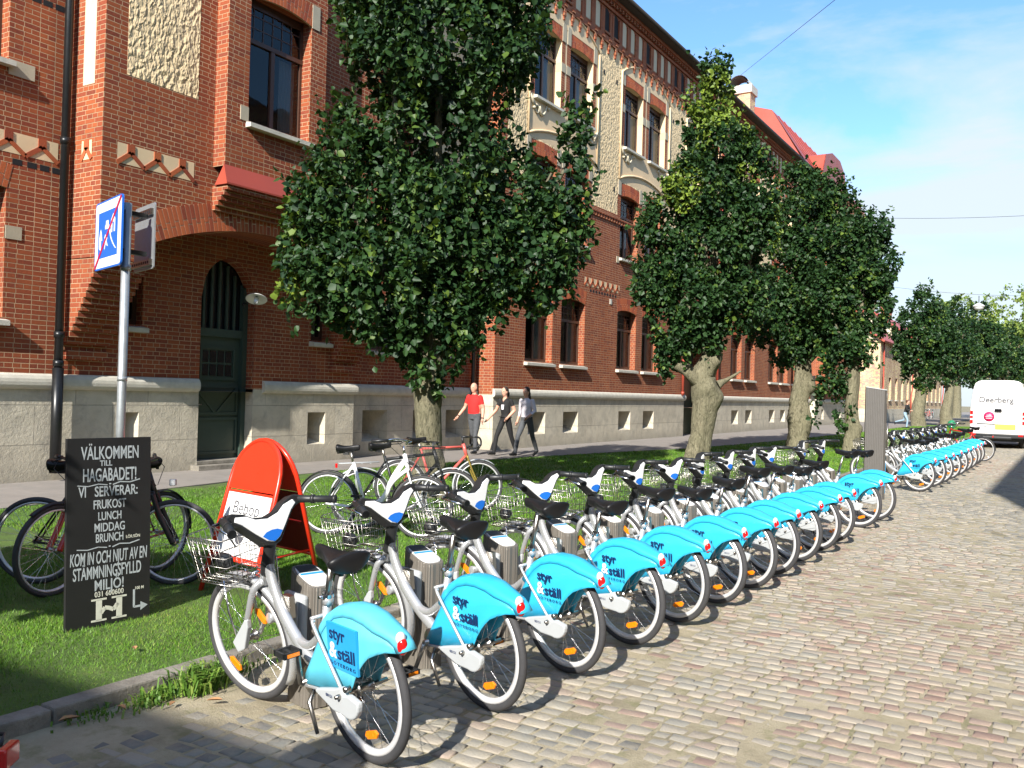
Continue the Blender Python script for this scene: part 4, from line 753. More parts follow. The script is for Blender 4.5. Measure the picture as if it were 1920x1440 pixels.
# ================================================================ GRASS, WEEDS, LEAVES
def grass():
    def zone(x0, x1, y0, y1, n, hgt, wid, right=False):
        P = np.stack([rng.uniform(x0, x1, n), rng.uniform(y0, y1, n)], 1)
        k = np.sin(P[:, 0]*2.3+1)*np.sin(P[:, 1]*1.9)+.6*np.sin(P[:, 0]*6+P[:, 1]*5); keep = (P[:, 0] > path_edge(P[:, 1])+.03) & (rng.uniform(-1.6, 1.2, n) < k+.55); P = P[keep]; n = len(P)
        h = hgt*rng.uniform(.5, 1.45, n); a = rng.uniform(0, 2*pi, n); w = wid*rng.uniform(.7, 1.3, n); lx = rng.normal(0, .5, n)*h; ly = rng.normal(0, .5, n)*h
        b = np.stack([P[:, 0], P[:, 1], np.full(n, .028)], 1); s = np.stack([np.cos(a)*w, np.sin(a)*w, np.zeros(n)], 1)
        V = np.stack([b-s, b+s, b+np.stack([lx, ly, h], 1)], 1).reshape(-1, 3); sh = np.clip(rng.normal(.42, .17, n)+.12*k[keep], 0, 1); return V, np.repeat(sh, 3)
    Z = [zone(-8.6, -4.22, 2.0, 6.8, 150000, .026, .0030), zone(-11.3, -4.22, 5.5, 13, 150000, .030, .0055), zone(-12.0, -4.22, 13, 30, 120000, .036, .011), zone(-11, -4.22, 30, 72, 50000, .045, .02)]
    V = np.concatenate([z[0] for z in Z]); sh = np.concatenate([z[1] for z in Z]); F = np.arange(len(V)).reshape(-1, 3)
    tag(raw_mesh('lawn_grass', V, F, M['grass'], attr=sh), 'short green lawn grass growing between the kerb and the footpath', 'grass', kind='stuff')
grass()
def weeds():
    Vs = []; Sh = []
    for (cx, cy, n, hh, sp) in [(-4.0, 3.36, 300, .12, .10), (-3.93, 3.30, 160, .10, .06), (-4.04, 3.12, 170, .05, .08), (-4.0, 3.0, 120, .035, .10), (-4.06, 3.62, 90, .06, .10), (-4.06, 2.75, 90, .03, .10), (-4.07, 4.3, 120, .05, .2), (-4.07, 5.2, 120, .05, .3)]:
        p = rng.normal(0, 1, (n, 2))*[sp*.5, sp]+[cx, cy]; p[:, 0] = np.minimum(p[:, 0], -3.72); h = hh*rng.uniform(.4, 1.4, n); a = rng.uniform(0, 2*pi, n); w = rng.uniform(.003, .007, n); lean = rng.uniform(.3, 1.1, n)*h
        d = np.stack([np.cos(a), np.sin(a)], 1); s = np.stack([-d[:, 1]*w, d[:, 0]*w, np.zeros(n)], 1); b = np.stack([p[:, 0], p[:, 1], np.zeros(n)], 1)
        m = b+np.stack([d[:, 0]*lean*.4, d[:, 1]*lean*.4, h*.75], 1); t = b+np.stack([d[:, 0]*lean, d[:, 1]*lean, h*.8], 1)
        Vs.append(np.stack([b-s, b+s, m+s, m-s, m-s, m+s, t+s*.1, t-s*.1], 1).reshape(-1, 3)); Sh.append(np.repeat(rng.uniform(.1, .8, n), 8))
    V = np.concatenate(Vs); F = np.arange(len(V)).reshape(-1, 4); tag(raw_mesh('kerb_weeds', V, F, M['weed'], attr=np.concatenate(Sh)), 'grassy weeds sprouting from the dirt along the kerb', 'weeds', kind='stuff')
weeds()
for i, (x, y, z, r, lab) in enumerate([(-4.0, 2.86, .02, .035, 'curled brown leaf on the shaded dirt by the kerb'), (-4.06, 2.62, .02, .05, 'long dry leaf lying in the shade below the kerb'), (-4.72, 3.45, .06, .035, 'tan dry leaf lying on the lawn below the chalkboard'), (-3.72, 3.2, .02, .04, 'orange brown leaf on the dirt beside the weeds'), (-3.86, 3.05, .015, .03, 'small reddish leaf at the edge of the shade')]):
    q = MB(); a = i*1.3; pts = [(-1, 0), (-.4, .42), (.3, .38), (1, 0), (.3, -.36), (-.4, -.4)]; q.add([(x+r*(u*cos(a)-v*sin(a)), y+r*(u*sin(a)+v*cos(a)), z+.006+.25*r*abs(v)*2) for u, v in pts], [(0, 1, 2, 3), (0, 3, 4, 5)]); q.v += [(vx, vy, vz-.003) for vx, vy, vz in q.v]; q.f += [[6+k for k in f[::-1]] for f in q.f]; q.mi += [0, 0]; q.sm += [False, False]
    tag(q.build('fallen_leaf', M['dry']), lab, 'leaf', 'dry leaves on the ground')
# ================================================================ TEXT
def text_part(name, txt, mat, parent, origin, right, up, height, width=None, align='LEFT', thick=.0012, shear=0, space=1.0, bold=0, label=None):
    """flat raised lettering; height = cap height in metres, width = total width if given; right x up points to the reader"""
    cu = bpy.data.curves.new(name, 'FONT'); cu.body = txt; cu.size = 1; cu.align_x = 'LEFT'; cu.extrude = .02; cu.space_character = space; cu.offset = bold; cu.resolution_u = 4
    tmp = bpy.data.objects.new('t', cu); COL.objects.link(tmp); bpy.context.view_layer.update()
    me = bpy.data.meshes.new_from_object(tmp.evaluated_get(bpy.context.evaluated_depsgraph_get())); bpy.data.objects.remove(tmp); bpy.data.curves.remove(cu)
    n = len(me.vertices); co = np.zeros(n*3); me.vertices.foreach_get('co', co); co = co.reshape(-1, 3)
    x0, x1 = co[:, 0].min(), co[:, 0].max(); k = height/.70; sx = k if width is None else width/(x1-x0)
    X = (co[:, 0]-x0)*sx; W = (x1-x0)*sx; X = X-(W/2 if align == 'CENTER' else W if align == 'RIGHT' else 0); Y = co[:, 1]*k; X = X+shear*Y; Zz = (co[:, 2]+.02)/.04*thick
    R, U = Vector(right).normalized(), Vector(up).normalized(); Nn = R.cross(U); o = Vector(origin)
    V = np.array(o)[None]+X[:, None]*np.array(R)+Y[:, None]*np.array(U)+Zz[:, None]*np.array(Nn)
    me.vertices.foreach_set('co', V.astype(np.float32).ravel()); me.materials.clear(); me.materials.append(mat); me.update(); me.name = name
    ob = bpy.data.objects.new(name, me); COL.objects.link(ob); ob.parent = parent
    if label: ob['label'] = label
    return ob
# ================================================================ BICYCLES
def wheel_parts(parent, cx, r=.335, tyre=.021, rimw=.026, rim='alu', spokes=24, hub=.03, refl=None, stripe=True, a0=0, wide=.05):
    """wheel > tyre, rim, spokes, hub, reflectors; axis along y"""
    t = MB(); t.ring((cx, 0, r), (1, 0, 0), (0, 0, 1), r-tyre, tyre, 56, 10); W = t.build('wheel', M['rubber'], parent)
    b = MB(); R0 = r-tyre*2+.004; vs = []; n = 56; pr = [(R0, -.013), (R0-.008, -.016), (R0-rimw, -.013), (R0-rimw-.004, 0), (R0-rimw, .013), (R0-.008, .016), (R0, .013)]
    for i in range(n):
        a = 2*pi*i/n
        for q, y in pr: vs.append((cx+q*cos(a), y, r+q*sin(a)))
    k = len(pr); b.add(vs, [(i*k+j, i*k+(j+1) % k, ((i+1) % n)*k+(j+1) % k, ((i+1) % n)*k+j) for i in range(n) for j in range(k)], 0, True)
    b.build('rim', M[rim], W)
    if stripe:
        b = MB()
        for s in (-1, 1): b.ring((cx, s*tyre*.72, r), (1, 0, 0), (0, 0, 1), r-tyre*1.25, .0032, 56, 5)
        b.build('reflex_stripe', M['greyp'], W)
    b = MB(); ri = R0-rimw
    for i in range(spokes):
        a = 2*pi*i/spokes+a0; s = 1 if i % 2 else -1; aa = a+(.42 if (i//2) % 2 else -.42)
        b.tube([(cx+hub*cos(aa), s*.03, r+hub*sin(aa)), (cx+ri*cos(a), 0, r+ri*sin(a))], .0016, 4, cap=False)
    b.build('spokes', M['chrome'], W)
    b = MB(); b.lathe([(0, -.045), (hub, -.04), (hub, -.034), (hub*.6, -.03), (hub*.6, .03), (hub, .034), (hub, .04), (0, .045)], (cx, 0, r), 16, axis=(0, 1, 0)); b.build('hub', M['steel'], W)
    for a in (refl or []):
        q = MB(); c = Vector((cx+.20*cos(a), .012, r+.20*sin(a))); u = Vector((-sin(a), 0, cos(a))); v = Vector((cos(a), 0, sin(a)))
        q.poly([(.052, 0), (.035, .018), (-.035, .018), (-.052, 0), (-.035, -.018), (.035, -.018)], .012, c, u, v); q.build('wheel_reflector', M['orange'], W, bevel=.002)
    return W
def bez(pts, n=10):
    P = [Vector(p) for p in pts]; out = []
    for i in range(len(P)-1):
        p0, p1, p2, p3 = P[max(i-1, 0)], P[i], P[i+1], P[min(i+2, len(P)-1)]
        for k in range(n): t = k/n; out.append(.5*((2*p1)+(p2-p0)*t+(2*p0-5*p1+4*p2-p3)*t*t+(3*p1-p0-3*p2+p3)*t**3))
    return out+[P[-1]]
def saddle(parent, c, L=.27, w=.10, tilt=0):
    b = MB(); secs = []; n = 14; m = 12
    for i in range(n+1):
        t = i/n; x = L/2-L*t; hw = w*(.22+.9*max(0, (t-.28))**1.1*1.35) if t > .28 else w*.22*(.55+.45*min(1, t/.12)); 
        if t > .9: hw *= (1-((t-.9)/.1)**2*.45)
        th = .040+.026*t; zc = .012*cos(t*pi*1.4)+(.02*(t-.6) if t > .6 else 0)+x*tilt
        secs.append([(c[0]+x, c[1]+hw*cos(a), c[2]+zc+(th*(.45*sin(a)) if sin(a) > 0 else th*1.1*sin(a))) for a in [2*pi*k/m for k in range(m)]])
    V = [p for s in secs for p in s]; F = [(i*m+k, i*m+(k+1) % m, (i+1)*m+(k+1) % m, (i+1)*m+k) for i in range(n) for k in range(m)]
    F += [tuple(range(m))[::-1], tuple(n*m+k for k in range(m))]; b.add(V, F, 0, True); s = b.build('saddle', M['seat'], parent); d = s.modifiers.new('s', 'SUBSURF'); d.levels = 1; d.render_levels = 1
    q = MB(); 
    for y in (-.022, .022): q.tube([(c[0]+.08, c[1]+y*.6, c[2]-.035), (c[0]-.02, c[1]+y, c[2]-.06), (c[0]-.1, c[1]+y*1.6, c[2]-.04)], .004, 6)
    for y in (-.035, .035): q.tube([(c[0]-.10, c[1]+y, c[2]-.035), (c[0]-.10, c[1]+y, c[2]-.075)], .013, 8)
    q.box(c[0]-.05, c[0]+.01, -.02, .02, c[2]-.085, c[2]-.05); q.build('saddle_rails', M['blackp'], s); return s
def rental_bike(faded=False, ang0=10, dz=0):
    B = empty('rental_bicycle', (0, 0, 0)); RW = .335
    wheel_parts(B, 0, refl=[-1.9, .75], a0=.1); wheel_parts(B, 1.04, refl=[2.35, -.9], a0=.3)
    f = MB()                                                       # main frame
    f.tube(bez([(.815, 0, .79), (.775, 0, .66), (.69, 0, .53), (.56, 0, .42), (.40, 0, .325), (.36, 0, .30)]), [.031]*20+[.033]*31, 14, flat=.8)
    f.tube(bez([(.61, 0, .465), (.53, 0, .42), (.44, 0, .425), (.33, 0, .50)]), .022, 12)
    f.tube([(.395, 0, .27), (.255, 0, .68)], .021, 12); f.tube([(.262, 0, .66), (.25, 0, .695)], .026, 12)
    f.lathe([(0, -.04), (.03, -.04), (.03, .04), (0, .04)], (.38, 0, .285), 16, axis=(0, 1, 0))
    for s in (-1, 1): f.tube([(.37, s*.02, .285), (.30, s*.055, .29), (.02, s*.085, .325)], .011, 8)
    fr = f.build('frame', M['silver'], B)
    q = MB(); q.tube([(.275, 0, .64), (.205-.3*dz, 0, .86+dz)], .0145, 12); sp = q.build('seat_post', M['steel'], B)
    q = MB(); q.tube([(.262, -.03, .69), (.258, .045, .70)], .008, 8); q.lathe([(.027, -.015), (.029, 0), (.027, .015)], (.254, 0, .70), 14, axis=(-.3, 0, .95)); q.build('seat_clamp', M['chrome'], sp)
    saddle(B, (.165-.3*dz, 0, .925+dz), .30, .125)
    # fork
    q = MB()
    q.tube([(.80, 0, .80), (.86, 0, .655)], .03, 12)
    for s in (-1, 1): q.tube(bez([(.855, s*.03, .665), (.885, s*.06, .62), (.955, s*.066, .46), (1.035, s*.06, .335)]), [.019]*10+[.017]*10+[.012]*11, 10)
    q.tube([(.855, -.035, .665), (.855, .035, .665)], .02, 10); q.build('fork', M['silver'], B)
    q = MB(); q.poly([(1.075, .335), (1.04, .285), (.985, .31), (.935, .43), (.93, .475), (.955, .47)], .03, (0, .085, 0), (1, 0, 0), (0, 0, 1)); q.build('brake_cover', M['greyp'], B, bevel=.006)
    # mudguards
    def guard(cx, a0, a1, mat, nm, w=.03, R=.352):
        g = MB(); n = 22; V = []; 
        for i in range(n+1):
            a = a0+(a1-a0)*i/n
            for y, dr in ((-w, -.014), (-w*.7, 0), (0, .006), (w*.7, 0), (w, -.014)): V.append((cx+(R+dr)*cos(a), y, RW+(R+dr)*sin(a)))
        g.add(V, [(i*5+k, i*5+k+1, i*5+k+6, i*5+k+5) for i in range(n) for k in range(4)], 0, True); o = g.build(nm, mat, B); m = o.modifiers.new('s', 'SOLIDIFY'); m.thickness = .002; return o
    guard(1.04, 1.15, 3.75, M['silver'], 'front_mudguard'); 
    # skirt
    top = [(.30, .52), (.25, .585), (.19, .64), (.11, .685), (.02, .705), (-.06, .705), (-.15, .69), (-.22, .664), (-.27, .650), (-.315, .636), (-.348, .614), (-.368, .586)]
    low = [(-.30, .572), (-.235, .558), (-.16, .525), (-.10, .475), (-.055, .42), (-.015, .35), (.0, .325), (.40, .275)]
    g = MB(); 
    sec = lambda p, s, k: None
    cen = Vector((.08, .45))
    rows = []
    for (x, z) in top:
        d = (Vector((x, z))-cen).normalized(); hw = .060 if x > -.2 else .060-.024*min(1, (-.2-x)/.15)
        prof = [(hw+.004, .045), (hw, .02), (hw*.86, .006), (hw*.5, 0), (0, -.003)]; prof = prof+[(-a, b) for a, b in prof[-2::-1]]
        rows.append([(x-d.x*b, a, z-d.y*b) for a, b in prof])
    k = len(rows[0]); g.add([p for r in rows for p in r], [(i*k+j, i*k+j+1, (i+1)*k+j+1, (i+1)*k+j) for i in range(len(rows)-1) for j in range(k-1)], 0, True)
    for s in (-1, 1):
        e = [rows[i][0 if s > 0 else -1] for i in range(len(rows))]; m = len(low); lo = [(x, s*(.074 if x > -.2 else .046), z) for x, z in low]
        # fan the side panel between the top edge and a resampled lower edge
        def res(P, n):
            P = [Vector(p) for p in P]; L = [0]
            for a, b2 in zip(P, P[1:]): L.append(L[-1]+(b2-a).length)
            out = []
            for i in range(n+1):
                t = L[-1]*i/n; j = max(0, min(len(P)-2, next((q for q in range(len(L)-1) if L[q+1] >= t-1e-9), len(P)-2))); out.append(P[j].lerp(P[j+1], (t-L[j])/max(1e-9, L[j+1]-L[j])))
            return out
        n = 16; A = res(e, n); Bq = res(lo[:-2][::-1]+[], n) if False else res([(.41, s*.078, .275), (.30, s*.078, .29), (.14, s*.078, .31), (0, s*.078, .325)][:4]+[(x, s*(.074 if x > -.2 else .05), z) for x, z in low[:-2][::-1]], n)
        mid = [[A[i].lerp(Bq[i], t) for i in range(n+1)] for t in (0, .33, .66, 1)]
        V = [p for r in mid for p in r]; F = [(r*(n+1)+i, r*(n+1)+i+1, (r+1)*(n+1)+i+1, (r+1)*(n+1)+i) for r in range(3) for i in range(n)]
        g.add(V, F if s < 0 else [q[::-1] for q in F], 0, True)
    sk = g.build('rear_fairing', M['bluefade'] if faded else M['blue'], B); m = sk.modifiers.new('s', 'SOLIDIFY'); m.thickness = .004; m.offset = -1
    q = MB(); 
    for s in (-1, 1): q.tube([(.41, s*.084, .268), (.30, s*.084, .283), (.03, s*.086, .315)], .008, 6)
    q.tube(bez([(.265, .075, .60), (.24, .088, .57), (.02, .098, .34)]), .0085, 8); q.tube(bez([(.265, -.075, .60), (.24, -.088, .57), (.02, -.098, .34)]), .0085, 8); q.tube([(.285, -.08, .605), (.285, .08, .605)], .009, 8); q.build('fairing_stay', M['silver'], B)
    R = (-1, 0, 0); U = (0, 0, 1)
    if faded:
        q = MB(); q.box(.148, -.085, .070, .0815, .425, .625); q.build('sticker', M['sticker'], sk)
    text_part('lettering', 'styr', M['navy'], sk, (.125, .0825, .556), R, U, .056, .125, bold=.018, label='navy word styr'); text_part('lettering', '&', M['whitep'], sk, (.130, .0832, .474), R, U, .068, .060, bold=.02, label='white ampersand'); text_part('lettering', 'ställ', M['navy'], sk, (.066, .0832, .474), R, U, .056, .136, bold=.018, label='navy word ställ'); text_part('lettering', 'GÖTEBORG', M['navy'], sk, (.130, .0835, .440), R, U, .016, .20, space=1.5, label='small navy word GÖTEBORG')
    # tail lamp
    q = MB(); q.ball((-.330, .020, .634), .020, .023, .028, 1); q.ball((-.340, .020, .602), .022, .024, .038, 0); q.build('tail_lamp', [M['redlens'], M['clearl']], sk)
    # hub cover, axle
    q = MB(); pts = [(-.005, .375), (.045, .355), (.13, .335), (.205, .315), (.215, .30), (.07, .252)]+[(-.05+.085*cos(a), .325+.08*sin(a)) for a in np.linspace(-1.25, -3.3, 9)]+[(-.06, .352), (-.03, .345)]
    q.poly(pts, .03, (0, .125, 0), (1, 0, 0), (0, 0, 1)); hc = q.build('hub_cover', M['greyp'], B, bevel=.008); text_part('number', '00151', M['navy'], hc, (.115, .1262, .308), R, (.05, 0, 1), .014, .05)
    q = MB(); q.lathe([(0, -.12), (.011, -.12), (.011, .135), (.008, .15), (0, .15)], (0, 0, .335), 10, axis=(0, 1, 0)); q.lathe([(.0, .09), (.02, .09), (.02, .115), (0, .115)], (0, 0, .335), 12, axis=(0, 1, 0)); q.lathe([(0, .1), (.013, .1), (.013, .13), (0, .13)], (-.045, 0, .375), 10, axis=(0, 1, 0)); q.build('axle', M['steel'], B)
    # cranks
    cr = MB(); cr.lathe([(0, -.10), (.018, -.10), (.018, .10), (0, .10)], (.38, 0, .285), 14, axis=(0, 1, 0)); px, pz = (.36, .455) if faded else (.455, .13); cr.tube([(.38, .10, .285), (px, .115, pz)], [.014, .012], 8); cr.tube([(.38, -.10, .285), (.76-px, -.115, .57-pz)], [.014, .012], 8); cr.lathe([(0, .04), (.07, .042), (.07, .05), (0, .052)], (.38, 0, .285), 24, axis=(0, 1, 0)); cr.build('crank', M['steel'], B)
    for (x, y, z) in ((px, .165, pz), (.76-px, -.165, .57-pz)):
        q = MB(); q.box(x-.05, x-.035, y-.045, y+.045, z-.013, z+.013); q.box(x+.035, x+.05, y-.045, y+.045, z-.013, z+.013); q.box(x-.05, x+.05, y-.045, y-.035, z-.013, z+.013); q.box(x-.05, x+.05, y+.035, y+.045, z-.013, z+.013); q.box(x-.045, x+.045, y-.008, y+.008, z-.009, z+.009); pd = q.build('pedal', M['blackp'], B)
        q = MB(); q.box(x-.054, x-.0505, y-.03, y+.03, z-.008, z+.008); q.box(x+.0505, x+.054, y-.03, y+.03, z-.008, z+.008); q.build('pedal_reflector', M['orange'], pd)
    q = MB(); q.tube([(.36, .03, .27), (.34, .085, .20), (.26, .10, .08)], [.012, .012, .009], 8); q.build('kickstand', M['steel'], B)
    # steering column and cockpit
    q = MB(); q.tube(bez([(.835, 0, .70), (.80, 0, .80), (.765, 0, .90)]), [.036]*10+[.034]*11, 12, flat=.9)
    ax = Vector((.22, 0, .84)); o = Vector((.765, 0, .875)); n0 = Vector((-.97, 0, .25)).normalized()
    def P(y, w, d=0): return o+ax*w*.80+Vector((0, y, 0))+n0*d
    out = [(0, -.03), (.045, -.01), (.10, .075), (.165, .175), (.225, .215), (.235, .255), (.19, .28), (.125, .25), (.075, .205), (.0, .185)]; out = out+[(-y, w) for y, w in out[-2:0:-1]]
    F0 = [P(y, w, .024) for y, w in out]; F1 = [P(y, w, -.045) for y, w in out]; k = len(out); q.add(F0+F1, [tuple(range(k)), tuple(range(2*k-1, k-1, -1))]+[(i, k+i, k+(i+1) % k, (i+1) % k) for i in range(k)])
    ck = q.build('handlebar_console', M['blackp'], B, bevel=.014)
    fa = [(0, -.005), (.040, .018), (.090, .085), (.150, .175), (.190, .215), (.178, .246), (.115, .228), (.07, .188), (.0, .168)]; fa = fa+[(-y, w) for y, w in fa[-2:0:-1]]
    q = MB(); q.add([P(y, w, .030) for y, w in fa]+[P(y, w, .02) for y, w in fa], [tuple(range(len(fa)))]+[(i, len(fa)+i, len(fa)+(i+1) % len(fa), (i+1) % len(fa)) for i in range(len(fa))]); q.build('console_face', M['whitep'], ck, bevel=.004)
    bf = [(0, 0), (.036, .022), (.062, .058), (.035, .078), (0, .084)]; bf = bf+[(-y, w) for y, w in bf[-2:0:-1]]
    q = MB(); q.add([P(y, w, .0315) for y, w in bf], [tuple(range(len(bf)))]); q.build('blue_badge', M['cobalt'], ck)
    text_part('badge_mark', '&', M['whitep'], ck, P(-.008, .03, .0322), (0, -1, 0), ax, .022, bold=.02) if False else None
    for s in (-1, 1):
        q = MB(); a = P(s*.215, .245, -.012); g1 = Vector((.62, s*.325, 1.02)); q.tube([a, a.lerp(g1, .35), g1], [.024, .019, .019], 12); q.tube([a.lerp(g1, .42), a.lerp(g1, .5)], .024, 12); q.tube([a.lerp(g1, .93), g1], .0215, 12); gr = q.build('grip', M['blackp'], B)
        q = MB(); q.tube([a+Vector((.02, s*.0, -.01)), a+Vector((.03, s*.05, -.015)), g1+Vector((.045, -s*.01, -.01))], [.010, .008, .006], 6, flat=.6); q.tube([a, a+Vector((.05, -s*.01, -.03)), Vector((.93, s*.09, .86))], .0045, 6); q.lathe([(0, -.02), (.022, -.018), (.022, .018), (0, .02)], a, 12, axis=(0, 1, 0)); q.build('brake_lever', M['chrome'], gr)
    # basket
    def basket():
        q = MB(); x0, x1, z0, z1 = .93, 1.20, .675, .915; W = .175
        def rect(x0, x1, w, z, r): q.tube([(x0, -w, z), (x1-.04, -w, z), (x1, -w+.05, z), (x1, w-.05, z), (x1-.04, w, z), (x0, w, z)], r, 5, closed=True)
        for i, z in enumerate(np.linspace(z0, z1, 6)): g = (z-z0)/(z1-z0); rect(x0-.01*g, x1+.035*g, W-.02+.025*g, z, .0032 if i in (0, 5) else .0021)
        for i in range(10):
            y = -W+.03+(2*W-.06)*i/9; q.tube([(x0, y*.9, z0), (x1, y*.9, z0), (x1+.035, y, z1)], .0021, 4); q.tube([(x0, y*.9, z0), (x0-.01, y, z1)], .0021, 4)
        for i in range(7):
            x = x0+.012+(x1-x0-.03)*i/6
            for s in (-1, 1): q.tube([(x, s*(W-.02), z0), (x+.02, s*(W+.005), z1)], .0021, 4)
        for i in range(14):
            x = x0+.018*i; 
            for s in (-1, 1): q.tube([(x, s*(W+.006), z1-.03), (x+.009, s*(W+.008), z1), (x+.018, s*(W+.006), z1-.03)], .002, 4, cap=False)
        for y in (-.1, -.03, .03, .1): q.tube([(x0, y, z0+.005), (x1, y, z0+.005)], .0035, 5)
        return q.build('basket', M['steel'], B)
    bk = basket()
    q = MB(); 
    for s in (-1, 1): q.tube([(1.10, s*.07, .675), (1.07, s*.085, .5), (1.04, s*.075, .345)], .0055, 6); q.tube([(.87, s*.02, .72), (.95, s*.06, .69)], .007, 6)
    q.build('basket_strut', M['chrome'], B)
    q = MB(); q.lathe([(0, -.04), (.025, -.035), (.04, -.01), (.045, .03), (.04, .035), (0, .03)], (1.16, 0, .735), 18, axis=(1, 0, -.08)); hl = q.build('headlamp', M['blackp'], B)
    q = MB(); q.lathe([(0, .036), (.036, .034)], (1.16, 0, .735), 18, axis=(1, 0, -.08)); q.build('lamp_lens', M['clearl'], hl)
    q = MB(); q.tube(bez([(.78, -.03, .80), (.82, -.06, .62), (.70, -.05, .45)]), .004, 5); q.tube([(.70, -.02, .55), (.80, -.10, .53)], .020, 12); q.box(.66, .73, -.05, -.02, .50, .61); q.build('lock_arm', M['steel'], B)
    ang = radians(ang0); A0 = Vector((.835, 0, .70)); RX = Matrix.Translation(A0) @ Matrix.Rotation(ang, 4, Vector((-.30, 0, .95)).normalized()) @ Matrix.Translation(-A0)
    steer = ('fork', 'brake_cover', 'front_mudguard', 'handlebar_console', 'grip', 'basket', 'headlamp')
    def allch(o): return [o]+[d for c in o.children for d in allch(c)]
    for ch in list(B.children):
        nm = ch.name.split('.')[0]; front = nm == 'wheel' and sum(v.co.x for v in ch.data.vertices)/len(ch.data.vertices) > .5
        if nm in steer or nm == 'basket_strut' or front:
            for d in allch(ch): d.data.transform(RX)
    return B
def dock():
    """ribbed docking post; local x = along the bicycle, y = bicycle's left"""
    D = empty('docking_post'); b = MB(); n = 30; V = []; hx, hy = .125, .085
    def sec(t): a = 2*pi*t; c, s = cos(a), sin(a); e = .55; return (hx*abs(c)**e*(1 if c > 0 else -1), hy*abs(s)**e*(1 if s > 0 else -1))
    P = [sec(i/60) for i in range(60)]; P = [(x*(1.0 if i % 2 else .972), y*(1.0 if i % 2 else .955)) for i, (x, y) in enumerate(P)]
    lev = [0, .1, .3, .5, .60]
    V = [(x, y, z) for z in lev for x, y in P]+[(x*.98, y*.98, .655-(x-.0)*(-.32)+.0) for x, y in P]; k = 60
    b.add(V, [(i*k+j, i*k+(j+1) % k, (i+1)*k+(j+1) % k, (i+1)*k+j) for i in range(5) for j in range(k)], 0, False); b.add(V[-k:], [tuple(range(k))], 0); b.build('post_body', M['dock'], D)
    b = MB(); tp = lambda x, y, d=0: (x, y, .655+.32*x+.006+d); Q = [(x*.86, y*.84) for x, y in P[::2]]
    Vt = [tp(x, y) for x, y in Q]+[tp(x, y, -.012) for x, y in Q]; m = 30; b.add(Vt, [tuple(range(m))]+[(i, m+i, m+(i+1) % m, (i+1) % m) for i in range(m)]); cp = b.build('post_cap', M['whitep'], D)
    b = MB(); b.add([tp(.03, -.06, .002), tp(.10, -.055, .002), tp(.10, .055, .002), tp(.03, .06, .002)], [(0, 1, 2, 3)]); b.build('reader_pad', M['blackp'], cp)
    b = MB(); b.add([tp(.005, -.068, .002), tp(.022, -.066, .002), tp(.022, .066, .002), tp(.005, .068, .002)], [(0, 1, 2, 3)]); b.build('blue_stripe', M['sticker'], cp)
    b = MB(); b.box(-.10, .10, .075, .12, .33, .58); lk = b.build('lock_plate', M['greyp'], D, bevel=.018)
    b = MB(); b.box(-.07, .07, .112, .13, .37, .55); b.lathe([(.046, 0), (.046, .02), (.03, .03), (.024, .10), (.028, .13), (.0, .13)], (.0, .12, .47), 18, axis=(0, 1, 0)); b.build('lock_socket', M['silver'], lk, bevel=.003)
    return D
rb = [(-2.614, 3.12, 164.6, 6.5), (-2.56, 3.975, 163.0, 5.8), (-2.52, 4.775, 163, 5.3), (-2.48, 5.56, 163, 5.0), (-2.45, 6.31, 163, 5), (-2.42, 7.08, 162.5, 5), (-2.39, 7.83, 163, 5), (-2.39, 8.57, 163, 5), (-2.39, 9.44, 163, 5), (-2.38, 10.26, 163, 5), (-2.38, 11.0, 163, 5), (-2.36, 12.56, 164, 5), (-2.33, 13.5, 163, 5)]
ordn = ['first', 'second', 'third', 'fourth', 'fifth', 'sixth', 'seventh', 'eighth', 'ninth', 'tenth', 'eleventh', 'twelfth', 'thirteenth']
proto1 = rental_bike(True, 12, -.02); proto = rental_bike(False, 10, .03); protos = [proto, rental_bike(False, 3, .0), rental_bike(False, 19, .06), rental_bike(False, 14, -.03)]; used = set()
def next_bike(i):
    p = protos[(0, 2, 1, 0, 3, 1, 2, 0, 3, 1, 2)[i % 11]]
    if p.name in used: return copy_tree(p)
    used.add(p.name); return p
def place_bike(o, x, y, h, lean, lab, grp='cyan and silver rental bicycles in the front rank'):
    o.location = (x, y, 0); o.rotation_euler = (radians(-lean), 0, radians(h)); tag(o, lab, 'bicycle', grp)
    random.seed(int(x*100+y*37)); 
    for ch in o.children:
        if ch.name.startswith('wheel'): pass
for i, (x, y, h, l) in enumerate(rb):
    o = proto1 if i == 0 else next_bike(i-1)
    lab = ['rental bicycle nearest the camera, faded blue rear fairing with a square sticker'] if i == 0 else ['%s rental bicycle from the camera in the near rank' % ordn[i]] if i < 11 else [['rental bicycle standing alone after the gap in the near rank', 'last rental bicycle of the near rank, just before the tall pillar'][i-11]]
    place_bike(o, x, y, h, l, lab[0])
dk = dock()
dys = [(-3.42, 3.50)]+[(-3.40, 3.50+.80*k) for k in range(1, 14)]
def dock_at(i, x, y, h, lab, grp):
    o = dk if i == 0 else copy_tree(dk); o.location = (x, y, 0); o.rotation_euler = (0, 0, radians(h)); tag(o, lab, 'docking post', grp); return o
for i, (x, y, h, l) in enumerate(rb):
    a = radians(h); u = Vector((cos(a), sin(a))); n = Vector((-sin(a), cos(a))); p = Vector((x, y))+u*.84-n*.19
    dock_at(i, p.x, p.y, h, 'ribbed docking post holding the %s rental bicycle of the near rank' % ordn[i], 'docking posts of the near rank')
dock_at(99, -3.06, 11.95, 163, 'empty docking post in the gap of the near rank', 'docking posts of the near rank')
